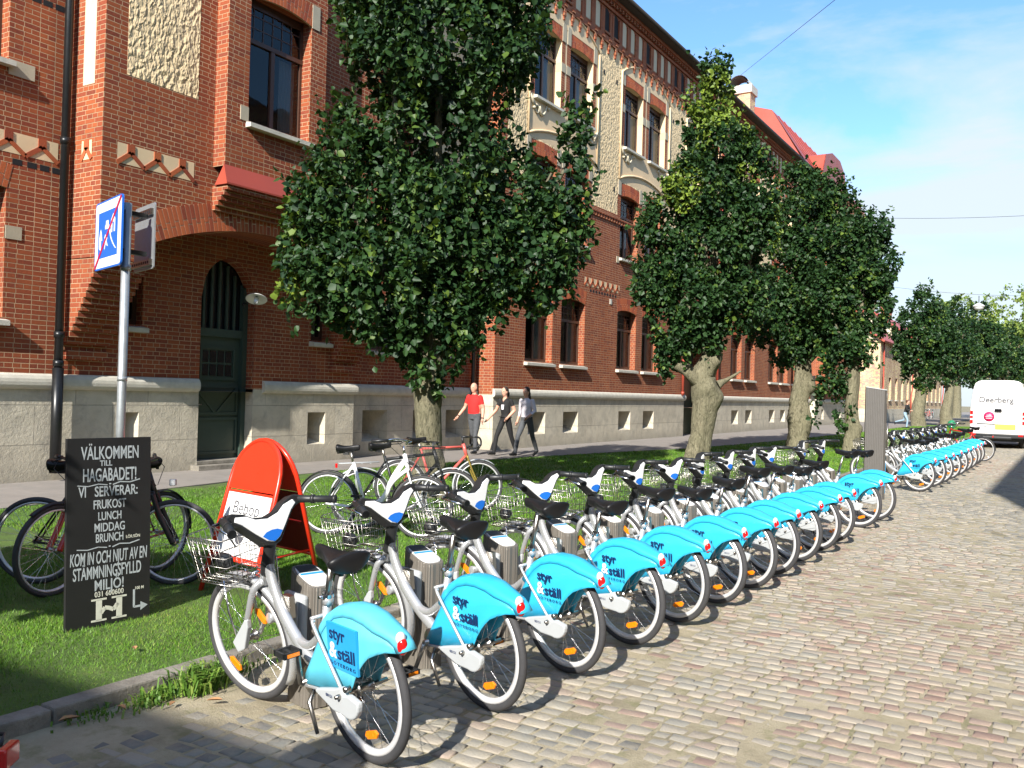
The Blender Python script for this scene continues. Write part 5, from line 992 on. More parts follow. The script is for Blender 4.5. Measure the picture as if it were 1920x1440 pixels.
# far rank
fr_ = [(-2.40, 18.45), (-2.36, 19.75), (-2.33, 20.75), (-2.30, 22.0), (-2.28, 23.3), (-2.28, 24.5), (-2.28, 25.8), (-2.3, 27.1), (-2.3, 28.2)]
for i, (x, y) in enumerate(fr_):
    o = next_bike(i+3); place_bike(o, x, y, 160, 4, '%s rental bicycle counted from the pillar in the far rank' % ordn[i] if i else 'rental bicycle directly beyond the tall pillar, whole cyan fairing in view', 'cyan and silver rental bicycles in the far rank')
    a = radians(160); p = Vector((x, y))+Vector((cos(a), sin(a)))*.84-Vector((-sin(a), cos(a)))*.19; dock_at(9, p.x, p.y, 160, '%s docking post of the far rank beyond the pillar' % ordn[i], 'docking posts of the far rank')
# ---------------------------------------------------------------- other bicycles
def bicycle(label, front, heading, col, kind='city', lean=3, fcol=None, steer=0, grp=None, rack=True, basket=None, mud='blackp', extra=None, r=.345, wb=1.06, seatmat='seat'):
    """origin at rear contact, +x forward; front = world position of the front contact"""
    a = radians(heading); B = empty('bicycle', (front[0]-wb*cos(a), front[1]-wb*sin(a), .03), 0, label, 'bicycle', grp); B.rotation_euler = (radians(-lean), 0, a)
    wheel_parts(B, 0, r, .020, .014, 'alu', 28, .022, stripe=False, refl=[2.0] if kind == 'city' else None); W2 = wheel_parts(B, 0, r, .020, .014, 'alu', 28, .022, stripe=False)
    hd = Vector((wb-.19, 0, .82)); ax = Vector((.30, 0, -.95)).normalized()
    st = empty('steering', (0, 0, 0)); bpy.data.objects.remove(st)
    W2.location = (wb, 0, 0)
    f = MB(); bb = (.44, 0, .29)
    if kind == 'step':
        f.tube(bez([(wb-.2, 0, .86), (wb-.33, 0, .66), (.62, 0, .42), (.46, 0, .33)]), .030, 12, flat=.7); f.tube(bez([(wb-.16, 0, .76), (wb-.34, 0, .60), (.58, 0, .34), bb]), .024, 12)
        f.tube([bb, (.27, 0, .80)], .019, 10)
    else:
        f.tube([(wb-.21, 0, .87), (.28, 0, .80 if kind != 'sport' else .84)], .016 if kind == 'sport' else .019, 10); f.tube([(wb-.17, 0, .76), bb], .019 if kind == 'sport' else .022, 10); f.tube([bb, (.26, 0, .84)], .017, 10)
    f.tube([(wb-.22, 0, .91), (wb-.165, 0, .73)], .024, 12)
    for s in (-1, 1): f.tube([(.44, s*.03, .29), (0, s*.06, r)], .010, 8); f.tube([(.275, s*.02, .78), (0, s*.06, r)], .008, 8)
    f.build('frame', M[col], B)
    q = MB(); susp = kind == 'mtb'
    for s in (-1, 1): q.tube(bez([(wb-.17, s*.05, .74), (wb-.10, s*.055, .55), (wb+.0, s*.055, r)]), .022 if susp else .012, 10)
    q.tube([(wb-.17, -.055, .74), (wb-.17, .055, .74)], .016, 8); q.build('fork', M['gold' if kind == 'sport' else col], B)
    q = MB(); q.tube([(.27, 0, .78), (.235, 0, .93)], .013, 10); q.build('seat_post', M['steel'], B); saddle(B, (.205, 0, .965), .27, .085)
    q = MB(); h0 = Vector((wb-.235, 0, 1.0)); q.tube([(wb-.22, 0, .9), h0], .014, 10)
    if kind == 'sport':
        q.tube([h0, h0+Vector((.09, 0, .0))], .014, 8); hb = h0+Vector((.09, 0, 0))
        for s in (-1, 1): q.tube(bez([hb, hb+Vector((0, s*.19, 0)), hb+Vector((.09, s*.21, -.01)), hb+Vector((.11, s*.21, -.09)), hb+Vector((.02, s*.21, -.15)), hb+Vector((-.06, s*.21, -.15))]), .013, 8); q.tube([hb+Vector((.1, s*.21, -.02)), hb+Vector((.12, s*.215, -.10)), hb+Vector((.07, s*.215, -.18))], .006, 6)
    elif kind in ('mtb', 'dark'):
        q.tube([h0+Vector((-.03, -.30, .0)), h0+Vector((.05, -.1, .0)), h0+Vector((.05, .1, .0)), h0+Vector((-.03, .30, .0))], .012, 8)
    else:
        for s in (-1, 1): q.tube(bez([h0+Vector((.03, 0, .02)), h0+Vector((.06, s*.10, .05)), h0+Vector((-.02, s*.24, .07)), h0+Vector((-.16, s*.29, .05))]), .011, 8)
    hbo = q.build('handlebar', M['chrome' if kind in ('city', 'step') else 'blackp'], B)
    if kind != 'sport':
        for s in (-1, 1):
            q = MB(); e = h0+Vector((-.16, s*.29, .05)) if kind in ('city', 'step') else h0+Vector((-.03, s*.30, 0)); d = Vector((-.11, s*.03, -.01)) if kind in ('city', 'step') else Vector((-.02, s*.06, 0)); q.tube([e-d*.6, e+d], .017, 10); q.build('grip', M['blackp'], hbo)
            q = MB(); q.tube([e-d, e+Vector((.05, 0, -.03)), e+d+Vector((.04, 0, -.03))], .006, 6); q.tube([e, e+Vector((.1, -s*.06, -.08)), Vector((wb-.15, s*.02, .8))], .003, 5); q.build('brake_lever', M['blackp'], hbo)
    q = MB(); q.lathe([(0, -.05), (.085, -.05), (.09, -.045), (.085, -.04), (0, -.04)], (.44, 0, .29), 28, axis=(0, 1, 0)); q.tube([(.44, .05, .29), (.52, .065, .14)], .01, 8); q.tube([(.44, -.06, .29), (.36, -.075, .44)], .01, 8); q.box(.47, .57, .07, .16, .125, .15); q.box(.31, .41, -.17, -.08, .43, .455); q.build('crank', M['blackp'], B)
    q = MB()
    for z in (.04, -.04): q.tube([(.44, -.05, .29+z*2), (0, -.05, r+z)], .005, 5)
    q.build('chain', M['blackp'], B)
    if mud:
        for cx, a0, a1 in ((0, .3, 3.2), (wb, .9, 3.3)):
            g = MB(); n = 18; V = []
            for i in range(n+1):
                t = a0+(a1-a0)*i/n
                for y, dr in ((-.026, -.012), (0, 0), (.026, -.012)): V.append((cx+(r+.02+dr)*cos(t), y, r+(r+.02+dr)*sin(t)))
            g.add(V, [(i*3+k, i*3+k+1, i*3+k+4, i*3+k+3) for i in range(n) for k in range(2)], 0, True); o = g.build('mudguard', M[mud], B); mm = o.modifiers.new('s', 'SOLIDIFY'); mm.thickness = .002
    if rack:
        q = MB(); z = r*2+.06
        for s in (-1, 1): q.tube([(.2, s*.05, z+.02), (-.25, s*.06, z), (-.27, 0, z)], .0055, 6); q.tube([(-.02, s*.06, r), (-.10, s*.06, z)], .005, 6)
        for x in (-.2, -.1, 0, .1): q.tube([(x, -.06, z), (x, .06, z)], .004, 6)
        q.build('rear_rack', M['blackp' if kind != 'dark' else 'greyp'], B)
        q = MB(); q.box(-.30, -.275, -.035, .035, z-.05, z); q.build('tail_lamp', M['redlens'], B, bevel=.005)
    if basket:
        q = MB(); x0, x1, z0, z1, W = wb-.12, wb+.16, .78, 1.0, .16
        for z in np.linspace(z0, z1, 12): g = (z-z0)*.15; q.tube([(x0-g, -W-g, z), (x1+g, -W-g, z), (x1+g, W+g, z), (x0-g, W+g, z)], .0012 if z < z1-.01 else .005, 4, closed=True)
        for i in range(17):
            y = -W+2*W*i/16; x = x0+(x1-x0)*i/16; q.tube([(x0, y, z1), (x0, y, z0), (x1, y, z0), (x1+.03, y*1.15, z1)], .0011, 4)
            for s in (-1, 1): q.tube([(x, s*W, z0), (x, s*(W+.033), z1)], .0011, 4)
        q.build('wire_basket', M['blackp'], B)
    if extra == 'lamp': q = MB(); q.box(wb-.05, wb-.0, -.02, .02, .80, .85); q.build('headlamp', M['greyp'], B, bevel=.006)
    return B
bicycle('red mountain bicycle with red suspension fork, its front wheel left of the chalkboard', (-6.44, 3.98), 279, 'bikered', 'mtb', 2, mud='blackp', rack=False)
bicycle('dark red bicycle behind the chalkboard, its front wheel right of the board', (-6.07, 4.78), 36, 'blackp', 'mtb', -2, mud=None, rack=False, extra='lamp')
bicycle('white step-through bicycle with black wire basket left of the biggest tree trunk', (-5.95, 7.85), 24, 'whitep', 'step', 3, basket=True, rack=False)
bicycle('grey touring bicycle with rear rack and tail lamp behind the white bicycle', (-6.2, 8.75), 48, 'blackp', 'dark', 2, mud='greyp')
bicycle('salmon pink road bicycle with drop handlebars right of the biggest tree trunk', (-6.75, 10.15), 50, 'pink', 'sport', 3, rack=False, mud='greyp')
bicycle('red bicycle with a tan tyre parked at the far end of the far rank', (-3.2, 29.6), 168, 'bikered', 'city', 3)
bicycle('black bicycle in the lower left corner, only its rear mudguard and red lamp in view', (-3.25, .47), 215, 'blackp', 'city', 2)
for i, (x, y, h) in enumerate([(-12.4, 98, 100), (-12.2, 101, 80), (-12.3, 104, 95)]):
    bicycle(['white bicycle leaning at the yellow house, left one of three', 'bicycle leaning at the yellow house, middle one of three', 'bicycle leaning at the yellow house, right one of three'][i], (x, y), h, ['whitep', 'pink', 'lightbl'][i], 'city', 3, grp='bicycles leaning at the yellow house')
# ================================================================ SIGNS AND STREET FURNITURE
def sign_pole():
    P = empty('sign_post', (-5.62, 3.94, .03), 0, 'galvanised street sign post rising behind the chalkboard', 'post')
    b = MB(); b.tube([(0, 0, -.05), (0, 0, 2.86)], .030, 18); b.build('pole', M['galv'], P)
    b = MB(); b.tube([(0, 0, 1.62), (0, 0, 1.65)], .0335, 18); b.tube([(0, 0, 2.39), (0, 0, 2.43)], .036, 14); b.build('clamp', M['galv'], P)
    a = atan2(.175, -.554)                                      # along the plate, from the post outwards
    u = Vector((cos(a), sin(a), 0)); n = Vector((u.y, -u.x, 0)); n = n if n.y < 0 else -n
    G = empty('road_sign', (-5.545, 3.845, 2.69), 0, 'blue and white end of living street sign crossed by a red stripe', 'sign')
    r = -u                                                        # reader's right
    def pt(x, y, d=0): return r*x+Vector((0, 0, y))+n*d           # x to reader's right from plate centre
    def q2(b, pts, d0, d1, m=0): k = len(pts); A = [pt(x-.29, y, d1) for x, y in pts]; Bk = [pt(x-.29, y, d0) for x, y in pts]; b.add(A+Bk, [tuple(range(k)), tuple(range(2*k-1, k-1, -1))]+[(i, k+i, k+(i+1) % k, (i+1) % k) for i in range(k)], m)
    def rr(w, h, c, n=5): return [(sx*(w-c)+c*cos(t), sy*(h-c)+c*sin(t)) for sx, sy, t0 in ((1, 1, 0), (-1, 1, pi/2), (-1, -1, pi), (1, -1, 1.5*pi)) for t in np.linspace(t0, t0+pi/2, n)]
    b = MB(); q2(b, rr(.295, .245, .03), -.012, 0); b.build('plate', M['signblue'], G)
    b = MB(); q2(b, rr(.283, .233, .025), 0, .001); wf = b.build('white_field', M['whitep'], G)
    b = MB(); q2(b, rr(.215, .165, .002), .001, .002); b.build('blue_field', M['signblue'], G)
    b = MB()
    q2(b, [(-.06, .035), (-.06, .06), (-.045, .065), (-.04, .095), (.01, .095), (.015, .065), (.03, .06), (.03, .035)], .002, .003)
    q2(b, [(.07, .0), (.07, .09), (.115, .13), (.16, .09), (.16, .0), (.135, .0), (.135, .07), (.10, .07), (.10, .0)], .002, .003)
    q2(b, [(-.19, -.09), (-.15, -.11), (-.145, -.03), (-.12, -.04), (-.14, .02), (-.155, .045), (-.17, .03), (-.19, -.03)], .002, .003)
    q2(b, [(-.07, -.10), (-.05, -.06), (-.07, -.02), (-.05, .0), (-.03, -.02), (-.0, -.03), (-.02, -.05), (.01, -.09), (-.02, -.08), (-.04, -.07), (-.06, -.11)], .002, .003)
    c = [(.035+.14*t*t, .04-.16*t) for t in np.linspace(0, 1, 8)]; q2(b, c+[(x+.018, y) for x, y in c[::-1]], .002, .003)
    b.build('pictogram', M['whitep'], G)
    b = MB(); q2(b, [(-.285, -.235), (-.262, -.235), (.285, .22), (.285, .235), (.262, .235), (-.285, -.22)], .003, .004); b.build('red_stripe', M['signred'], G)
    b = MB(); b.box(-.10, -.06, .045, .25, -.15, -.12); b.box(-.10, -.06, .045, .25, .12, .15); build_split(b, 'bracket', M['blackmetal'], G)
    G2 = empty('road_sign', (-5.745, 4.17, 2.69), 0, 'second sign plate seen from its shadowed back, right of the blue sign', 'sign')
    b = MB(); q = [G2]; 
    def q3(b, w, h, c, d0, d1): 
        pts = rr(w, h, c); k = len(pts); A = [r*x+Vector((0, 0, y))+n*d1 for x, y in pts]; Bk = [r*x+Vector((0, 0, y))+n*d0 for x, y in pts]; b.add(A+Bk, [tuple(range(k)), tuple(range(2*k-1, k-1, -1))]+[(i, k+i, k+(i+1) % k, (i+1) % k) for i in range(k)])
    q3(b, .205, .235, .02, -.01, 0); b.build('plate', M['galv'], G2)
    b = MB()
    for z in (-.19, .17):
        A = r*-.22+Vector((0, 0, z)); b.obox(r*0+Vector((0, 0, z))+n*.012, r*.19, Vector((0, 0, .022)), n*.011)
    build_split(b, 'rail', M['steel'], G2)
    b = MB()
    for k in range(9): b.obox(r*(-.16+.04*k)+Vector((0, 0, .17))+n*.0235, r*.008, Vector((0, 0, .009)), n*.001); b.obox(r*(-.16+.04*k)+Vector((0, 0, -.19))+n*.0235, r*.008, Vector((0, 0, .009)), n*.001)
    build_split(b, 'rail_slot', M['dark'], G2)
sign_pole()
def chalkboard():
    B = empty('chalkboard', (-5.40, 3.75, .0), 0, 'tall black cafe chalkboard with hand lettered menu leaning on the sign post', 'board')
    r = Vector((.10, .995, 0)).normalized(); tl = radians(2.5); n0 = Vector((r.y, -r.x, 0)); up = (Vector((0, 0, 1))*cos(tl)-n0*sin(tl)).normalized(); n = r.cross(up)
    if n.x < 0: n = -n
    o = Vector((-.015, 0, .0)); W, H = .292, 1.27
    b = MB(); b.obox(o+up*(H/2), r*W, up*(H/2), n*.012); b.build('board_panel', M['chalkb'], B, bevel=.002)
    def T(t, x, y, h, w, m='chalk', al='CENTER', sh=.0, bold=.012, sp=1): text_part('chalk_lettering', t, M[m], B, o+r*x+up*y+n*.0125, r, up, h, w, al, .0008, sh, sp, bold)
    T('VÄLKOMMEN', .0, 1.130, .085, .40, bold=.010); T('TILL', -.03, 1.085, .036, .085); T('HAGABADET!', .0, .985, .085, .37); T('VI', -.19, .885, .068, .05); T('SERVERAR:', .045, .885, .066, .30)
    T('FRUKOST', .0, .803, .058, .225); T('LUNCH', -.0, .727, .054, .16); T('MIDDAG', -.0, .652, .056, .21); T('BRUNCH', .0, .583, .055, .19); T('LÖR.SÖN', .165, .59, .020, .10, 'chalkw')
    T('KOM IN OCH NJUT AV EN', .0, .445, .080, .53, sh=.04); T('STÄMMNINGSFYLLD', -.01, .350, .080, .47); T('MILJÖ!', .0, .268, .068, .20); T('031 600600', .0, .226, .034, .20, 'chalkw'); T('100 M', .215, .235, .02, .06, 'chalkw')
    def stroke(pts, wd, m, nm):
        q = MB(); P = [o+r*x+up*y+n*.013 for x, y in pts]
        for i in range(len(P)-1):
            d = (P[i+1]-P[i]); q.obox((P[i]+P[i+1])/2, d*.52, n.cross(d).normalized()*wd/2, n*.0006)
        return q.build(nm, M[m], B)
    for y in (.962, .548):
        stroke([(-.22, y+.0), (-.15, y-.008), (-.08, y+.004), (-.02, y-.004)], .006, 'chalk', 'flourish'); stroke([(.02, y-.004), (.07, y+.012), (.14, y+.006), (.21, y+.022)], .007, 'chalk', 'flourish'); stroke([(-.006, y+.002), (.006, y+.002)], .008, 'chalk', 'flourish')
    # letter H emblem with a wave
    for x0, x1 in ((-.095, -.045), (.045, .095)): stroke([((x0+x1)/2, .075), ((x0+x1)/2, .205)], .04, 'chalkw', 'emblem')
    for x in (-.07, .07):
        for y in (.072, .208): stroke([(x-.05, y), (x+.05, y)], .012, 'chalkw', 'emblem')
    stroke([(-.055, .118), (-.03, .150), (.0, .143), (.03, .128), (.06, .165)], .026, 'chalkw', 'emblem')
    stroke([(.175, .235), (.175, .12), (.225, .12)], .014, 'chalk', 'arrow')
    q = MB(); q.add([o+r*.222+up*.15+n*.0136, o+r*.275+up*.12+n*.0136, o+r*.222+up*.09+n*.0136], [(0, 1, 2)]); q.build('arrow', M['chalk'], B)
chalkboard()
def aboard():
    A = empty('pavement_sign', (-5.35, 5.05, .03), 0, 'red tubular A-board with a white Bebop poster standing on the grass', 'sign'); A_o = A.location
    L0 = Vector((-5.69, 4.74, .03))-A_o; R0 = Vector((-5.04, 4.62, .03))-A_o; L1 = Vector((-5.80, 5.56, .03))-A_o; R1 = Vector((-5.15, 5.44, .03))-A_o; H = 1.22
    for (l, rr_, sgn, nm) in ((L0, R0, 1, 'front'), (L1, R1, -1, 'rear')):
        mid = (L0+R0+L1+R1)/4; u = (rr_-l); w = u.length; u.normalize(); top = Vector((mid.x, mid.y, 0))-((l+rr_)/2); top.z = H-.0; base = (l+rr_)/2; upv = (top*.93).normalized(); Ht = H*1.0/upv.z*.97
        n = u.cross(upv); n = n if n.y*sgn < 0 else -n
        def pp(x, y, d=0): return base+u*x+upv*y+n*d
        sp = Ht-w/2; arc = [pp(w/2*cos(t), sp+w/2*sin(t)) for t in np.linspace(0, pi, 15)]
        q = MB(); q.tube([pp(w/2+.03, 0)]+arc[0:]+[pp(-w/2-.03, 0)], .019, 10); q.tube([pp(w/2, .30), pp(-w/2, .30)], .013, 8); fo = q.build('frame', M['red'], A)
        arc2 = [((w/2-.01)*cos(t), sp+(w/2-.01)*sin(t)) for t in np.linspace(0, pi, 15)]
        def pl(pts, d0, d1, m, nm2, par):
            q = MB(); k = len(pts); A_ = [pp(x, y, d1) for x, y in pts]; B_ = [pp(x, y, d0) for x, y in pts]; f = [tuple(range(k)), tuple(range(2*k-1, k-1, -1))]+[(i, k+i, k+(i+1) % k, (i+1) % k) for i in range(k)]; q.add(A_+B_, f if u.cross(upv).dot(n) > 0 else [g[::-1] for g in f]); return q.build(nm2, M[m], par)
        pl([((w/2-.01), sp-.08)]+arc2+[(-(w/2-.01), sp-.08)], -.008, .008, 'red', 'top_panel', A)
        pb = pl([(w/2-.01, .31), (w/2-.01, sp-.09), (-w/2+.01, sp-.09), (-w/2+.01, .31)], -.006, .004, 'darkred' if sgn < 0 else 'red', 'back_panel', A)
        ps = pl([(w/2-.03, .33), (w/2-.03, sp-.11), (-w/2+.03, sp-.11), (-w/2+.03, .33)], .004, .007, 'whitep', 'poster', A)
        rt = u if (u.cross(upv).dot(n) > 0) else -u
        if sgn > 0: text_part('poster_text', 'Bebop', M['ink'], ps, pp(0, 0, .0075)+upv*(sp-.27), rt, upv, .10, .36, 'CENTER', bold=-.004); q = MB(); q.lathe([(0, .001), (.06, .001)], pp(0, .48, .0075), 20, axis=n); q.build('poster_print', M['ink'], ps)
    q = MB()
    for a, b_ in ((L0, L1), (R0, R1)): q.tube([a.lerp(b_, .12)+Vector((0, 0, .32)), a.lerp(b_, .88)+Vector((0, 0, .32))], .010, 6)
    q.build('side_brace', M['red'], A)
aboard()
def pylon():
    P = empty('ticket_pillar', (-2.86, 16.55, 0), radians(14), 'tall ribbed grey rental terminal pillar between the two ranks of bicycles', 'terminal')
    b = MB(); V = []; n = 11; x0, x1, y0, y1 = -.17, .13, -.11, .11
    front = []
    for i in range(n): x = x0+(x1-x0)*i/n; w = (x1-x0)/n; front += [(x, y0), (x+w*.7, y0), (x+w*.75, y0+.014), (x+w*.95, y0+.014)]
    pts = front+[(x1, y0), (x1+.035, y0+.03), (x1+.035, y1-.03), (x1, y1), (x0, y1)]; k = len(pts)
    ztop = lambda x: 1.90-.14*(x-x0)
    b.add([(x, y, -.05) for x, y in pts]+[(x, y, ztop(x)) for x, y in pts], [(i, (i+1) % k, k+(i+1) % k, k+i) for i in range(k)], 0); b.build('pillar_body', M['pillar'], P)
    b = MB(); b.add([(x0, y0-.003, ztop(x0)), (x1+.035, y0-.003, ztop(x1)-.005), (x1+.035, y1, ztop(x1)-.005), (x0, y1, ztop(x0)), (x0, y0-.003, ztop(x0)+.012), (x1+.035, y0-.003, ztop(x1)+.007), (x1+.035, y1, ztop(x1)+.007), (x0, y1, ztop(x0)+.012)], [(0, 3, 2, 1), (4, 5, 6, 7), (0, 1, 5, 4), (1, 2, 6, 5), (2, 3, 7, 6), (3, 0, 4, 7)]); b.build('pillar_cap', M['greyp'], P)
    b = MB(); X = x1+.035; b.box(X-.01, X+.004, -.08, .08, .95, 1.62); s = b.build('screen_panel', M['vanglass'], P, bevel=.004)
    b = MB(); b.lathe([(0, .01), (.055, .008), (.06, .0)], (X, 0, 1.76), 20, axis=(1, 0, 0)); b.build('round_badge', M['greyp'], P)
    b = MB(); b.box(X-.01, X+.005, -.08, .08, .1, .62); b.build('blue_panel', M['sticker'], P); b = MB(); b.box(X, X+.03, -.08, .0, 1.0, 1.2); b.tube([(X+.02, -.1, .85), (X+.02, -.1, 1.3)], .012, 8); b.build('card_reader', M['steel'], P)
pylon()
def bin_():
    B = empty('green_litter_bin', (-3.85, 38, 0), 0, 'small round green litter bin on a post left of the van', 'bin')
    b = MB(); b.tube([(0, 0, 0), (0, 0, .8)], .03, 8); b.build('post', M['green'], B); b = MB(); b.ball((0, 0, .88), .15, .15, .17, 0, 16, 10); b.build('bin_body', M['green'], B)
bin_()
# hanging lamp and street wires
def wire(a, b_, sag, r, lab):
    q = MB(); a, b_ = Vector(a), Vector(b_); q.tube([a.lerp(b_, t)-Vector((0, 0, sag*4*t*(1-t))) for t in np.linspace(0, 1, 21)], r, 5); return tag(q.build('overhead_wire', M['blackmetal']), lab, 'wire', 'wires spanning the street')
wire((-12.9, 37.6, 14.95), (-1.5, 11.35, 7.2), .0, .006, 'long dark wire slanting up across the blue sky to the top right'); wire((-12.6, 45, 10.9), (6.5, 45, 10.2), .6, .009, 'thin level wire across the pale sky right of the third elm')
wire((-12, 60, 9.3), (6, 60, 8.4), .8, .009, 'faint wire that carries the hanging street lamp')
L = empty('hanging_street_lamp', (-4.78, 60, 7.35), 0, 'white street lamp hanging from its wire above the distant lime trees', 'lamp')
b = MB(); b.lathe([(.04, .32), (.10, .30), (.30, .18), (.33, .12), (.30, .10)], (0, 0, 0), 22); b.build('lamp_shade', M['whitep'], L); b = MB(); b.lathe([(.28, .11), (.26, -.02), (.12, -.10), (0, -.12)], (0, 0, 0), 22); b.build('lamp_bowl', M['clearl'], L); b = MB(); b.tube([(0, 0, .3), (0, 0, .75)], .02, 6); b.build('hanger', M['blackmetal'], L)
# ================================================================ VAN
def van():
    V = empty('parked_van', (-2.42, 39.55, 0), 0, 'white high roof delivery van seen from behind on the cobbles', 'van')
    W, H, L = .965, 2.62, 5.9
    def sec(z):                                                   # half width at height
        if z < 1.15: return W-.02*(1.15-z)/.8
        return W-.16*((z-1.15)/(H-1.15))**1.6
    zs = [.42, .62, .9, 1.15, 1.5, 1.85, 2.15, 2.35, 2.5, 2.585, 2.62]; prof = []
    for z in zs: w = sec(z) if z < 2.5 else {2.5: sec(2.5)-.03, 2.585: sec(2.5)-.14, 2.62: sec(2.5)-.30}[z]; prof.append((w, z))
    ring = [(w, z) for w, z in prof]+[(-w, z) for w, z in prof[::-1]]; k = len(ring)
    st = [(0.0, .955, .0), (.015, .985, 0), (.06, 1.0, 0), (.25, 1.0, 0), (3.9, 1.0, 0), (4.5, .98, 0)]
    b = MB(); rows = []
    for (y, s, _) in st: rows.append([(x*s, y+(.10*max(0, z-1.2)**1.2 if y < .3 else 0), z if z < 1 else .42+(z-.42)*(.985 if s < .96 else 1)) for x, z in ring])
    for y, zt, s in ((5.0, 1.9, .93), (5.35, 1.35, .9), (5.9, 1.0, .84)): rows.append([(x*s, y, min(z, zt)) for x, z in ring])
    b.add([p for r in rows for p in r], [(i*k+j, i*k+(j+1) % k, (i+1)*k+(j+1) % k, (i+1)*k+j) for i in range(len(rows)-1) for j in range(k-1)]+[(i*k+k-1, i*k, (i+1)*k, (i+1)*k+k-1) for i in range(len(rows)-1)]+[tuple(range((len(rows)-1)*k, len(rows)*k))[::-1]]+[(j, j+1, k-2-j, k-1-j) for j in range(k//2-1)], 0, False)
    body = b.build('body', M['van'], V, bevel=.035)
    f = lambda z, d=0: .10*max(0, z-1.2)**1.2-d            # rear face y at height z
    R, U = (1, 0, 0), Vector((0, .10, 1)).normalized()
    q = MB(); q.box(-.006, .006, f(1)-.003, f(1)+.01, .62, 2.42); q.build('door_gap', M['greyp'], V)
    def lamp(x, nm):
        q = MB(); q.box(x-.05, x+.05, f(1, .03), f(1)+.1, .93, 1.42, 0); q.box(x-.049, x+.049, f(1, .032), f(1)+.05, 1.06, 1.13, 1); q.box(x-.049, x+.049, f(1, .032), f(1)+.05, 1.22, 1.28, 1); q.build('tail_lamp', [M['redlens'], M['clearl']], V, bevel=.004)
    lamp(-.89, 0); lamp(.89, 0)
    text_part('lettering', 'Deerberg', M['ink'], body, (-.05, f(1.78, .012), 1.765), R, U, .21, 1.18, 'CENTER', .004, bold=.02, label='grey word Deerberg')
    q = MB(); q.box(-.4, .35, f(1.7, .008), f(1.7)+.02, 1.695, 1.715); q.build('gold_line', M['yellow'], body)
    q = MB(); q.poly([(-.13, 1.40), (.13, 1.40), (.12, 1.52), (-.12, 1.52)], .07, (0.02, f(1.42), 0), (1, 0, 0), (0, 0, 1)); q.build('camera_housing', M['vanglass'], V, bevel=.02)
    q = MB(); q.box(.02, .30, f(1.1, .02), f(1.1)+.02, 1.19, 1.225); q.build('door_handle', M['greyp'], V, bevel=.006)
    q = MB(); q.lathe([(0, .004), (.19, .004), (.19, 0)], (-.29, f(1.2, .004), 1.21), 30, axis=(0, -1, 0)); mg = q.build('round_sticker', M['magenta'], body)
    for i, t in enumerate(('DEIN', 'SCHUHHAUS', 'ONLINE')): pass
    q = MB()
    for z, w in ((1.265, .09), (1.205, .12), (1.145, .10)): q.box(-.29-w, -.29+w, f(1.2, .0095), f(1.2), z-.008, z+.008)
    q.build('sticker_print', M['whitep'], mg)
    q = MB(); q.box(-.68, -.10, f(.8, .012), f(.8)+.02, .78, .90); q.build('number_plate', M['whitep'], V); text_part('plate_characters', 'UE ME 77', M['ink'], V, (-.39, f(.8, .014), .805), R, (0, 0, 1), .07, .46, 'CENTER', .001, bold=.01)
    q = MB(); q.box(-.70, -.08, f(.9, .03), f(.9)+.02, .915, .945); q.build('plate_bar', M['vanglass'], V); q = MB(); q.box(-.08, .62, f(.8, .010), f(.8)+.02, .72, .93); q.build('yellow_film', M['yellow'], body)
    q = MB(); q.box(-.93, .93, -.10, .3, .40, .56); q.box(-.5, .5, -.13, .1, .36, .46); q.build('bumper', M['blackp'], V, bevel=.03)
    q = MB(); q.box(-.88, -.72, -.11, -.095, .48, .54); q.box(.72, .88, -.11, -.095, .48, .54); q.build('bumper_reflector', M['redlens'], V)
    q = MB(); q.box(-.16, .16, .14, .22, 2.50, 2.53); q.build('high_brake_lamp', M['greyp'], V)
    for x in (-.80, .80):
        for y in (1.15, 4.6):
            q = MB(); q.lathe([(.0, -.11), (.30, -.11), (.34, -.08), (.35, 0), (.34, .08), (.30, .11), (0, .11)], (x, y, .35), 26, axis=(1, 0, 0)); w_ = q.build('wheel', M['rubber'], V); q = MB(); q.lathe([(0, .09), (.2, .115), (.22, .11)], (x, y, .35), 20, axis=(1 if x > 0 else -1, 0, 0)); q.build('rim', M['alu'], w_)
    q = MB(); q.box(-.85, .85, .3, 5.2, .26, .44); q.build('underbody', M['blackp'], V)
    for s in (-1, 1): q = MB(); q.box(s*1.02, s*1.24, 4.62, 4.78, 1.35, 1.75); q.build('wing_mirror', M['blackp'], V, bevel=.03)
    q = MB(); q.box(.97, .985, .5, 3.6, .75, .83); q.box(-.985, -.97, .5, 3.6, .75, .83); q.build('side_rub_strip', M['greyp'], V)
van()
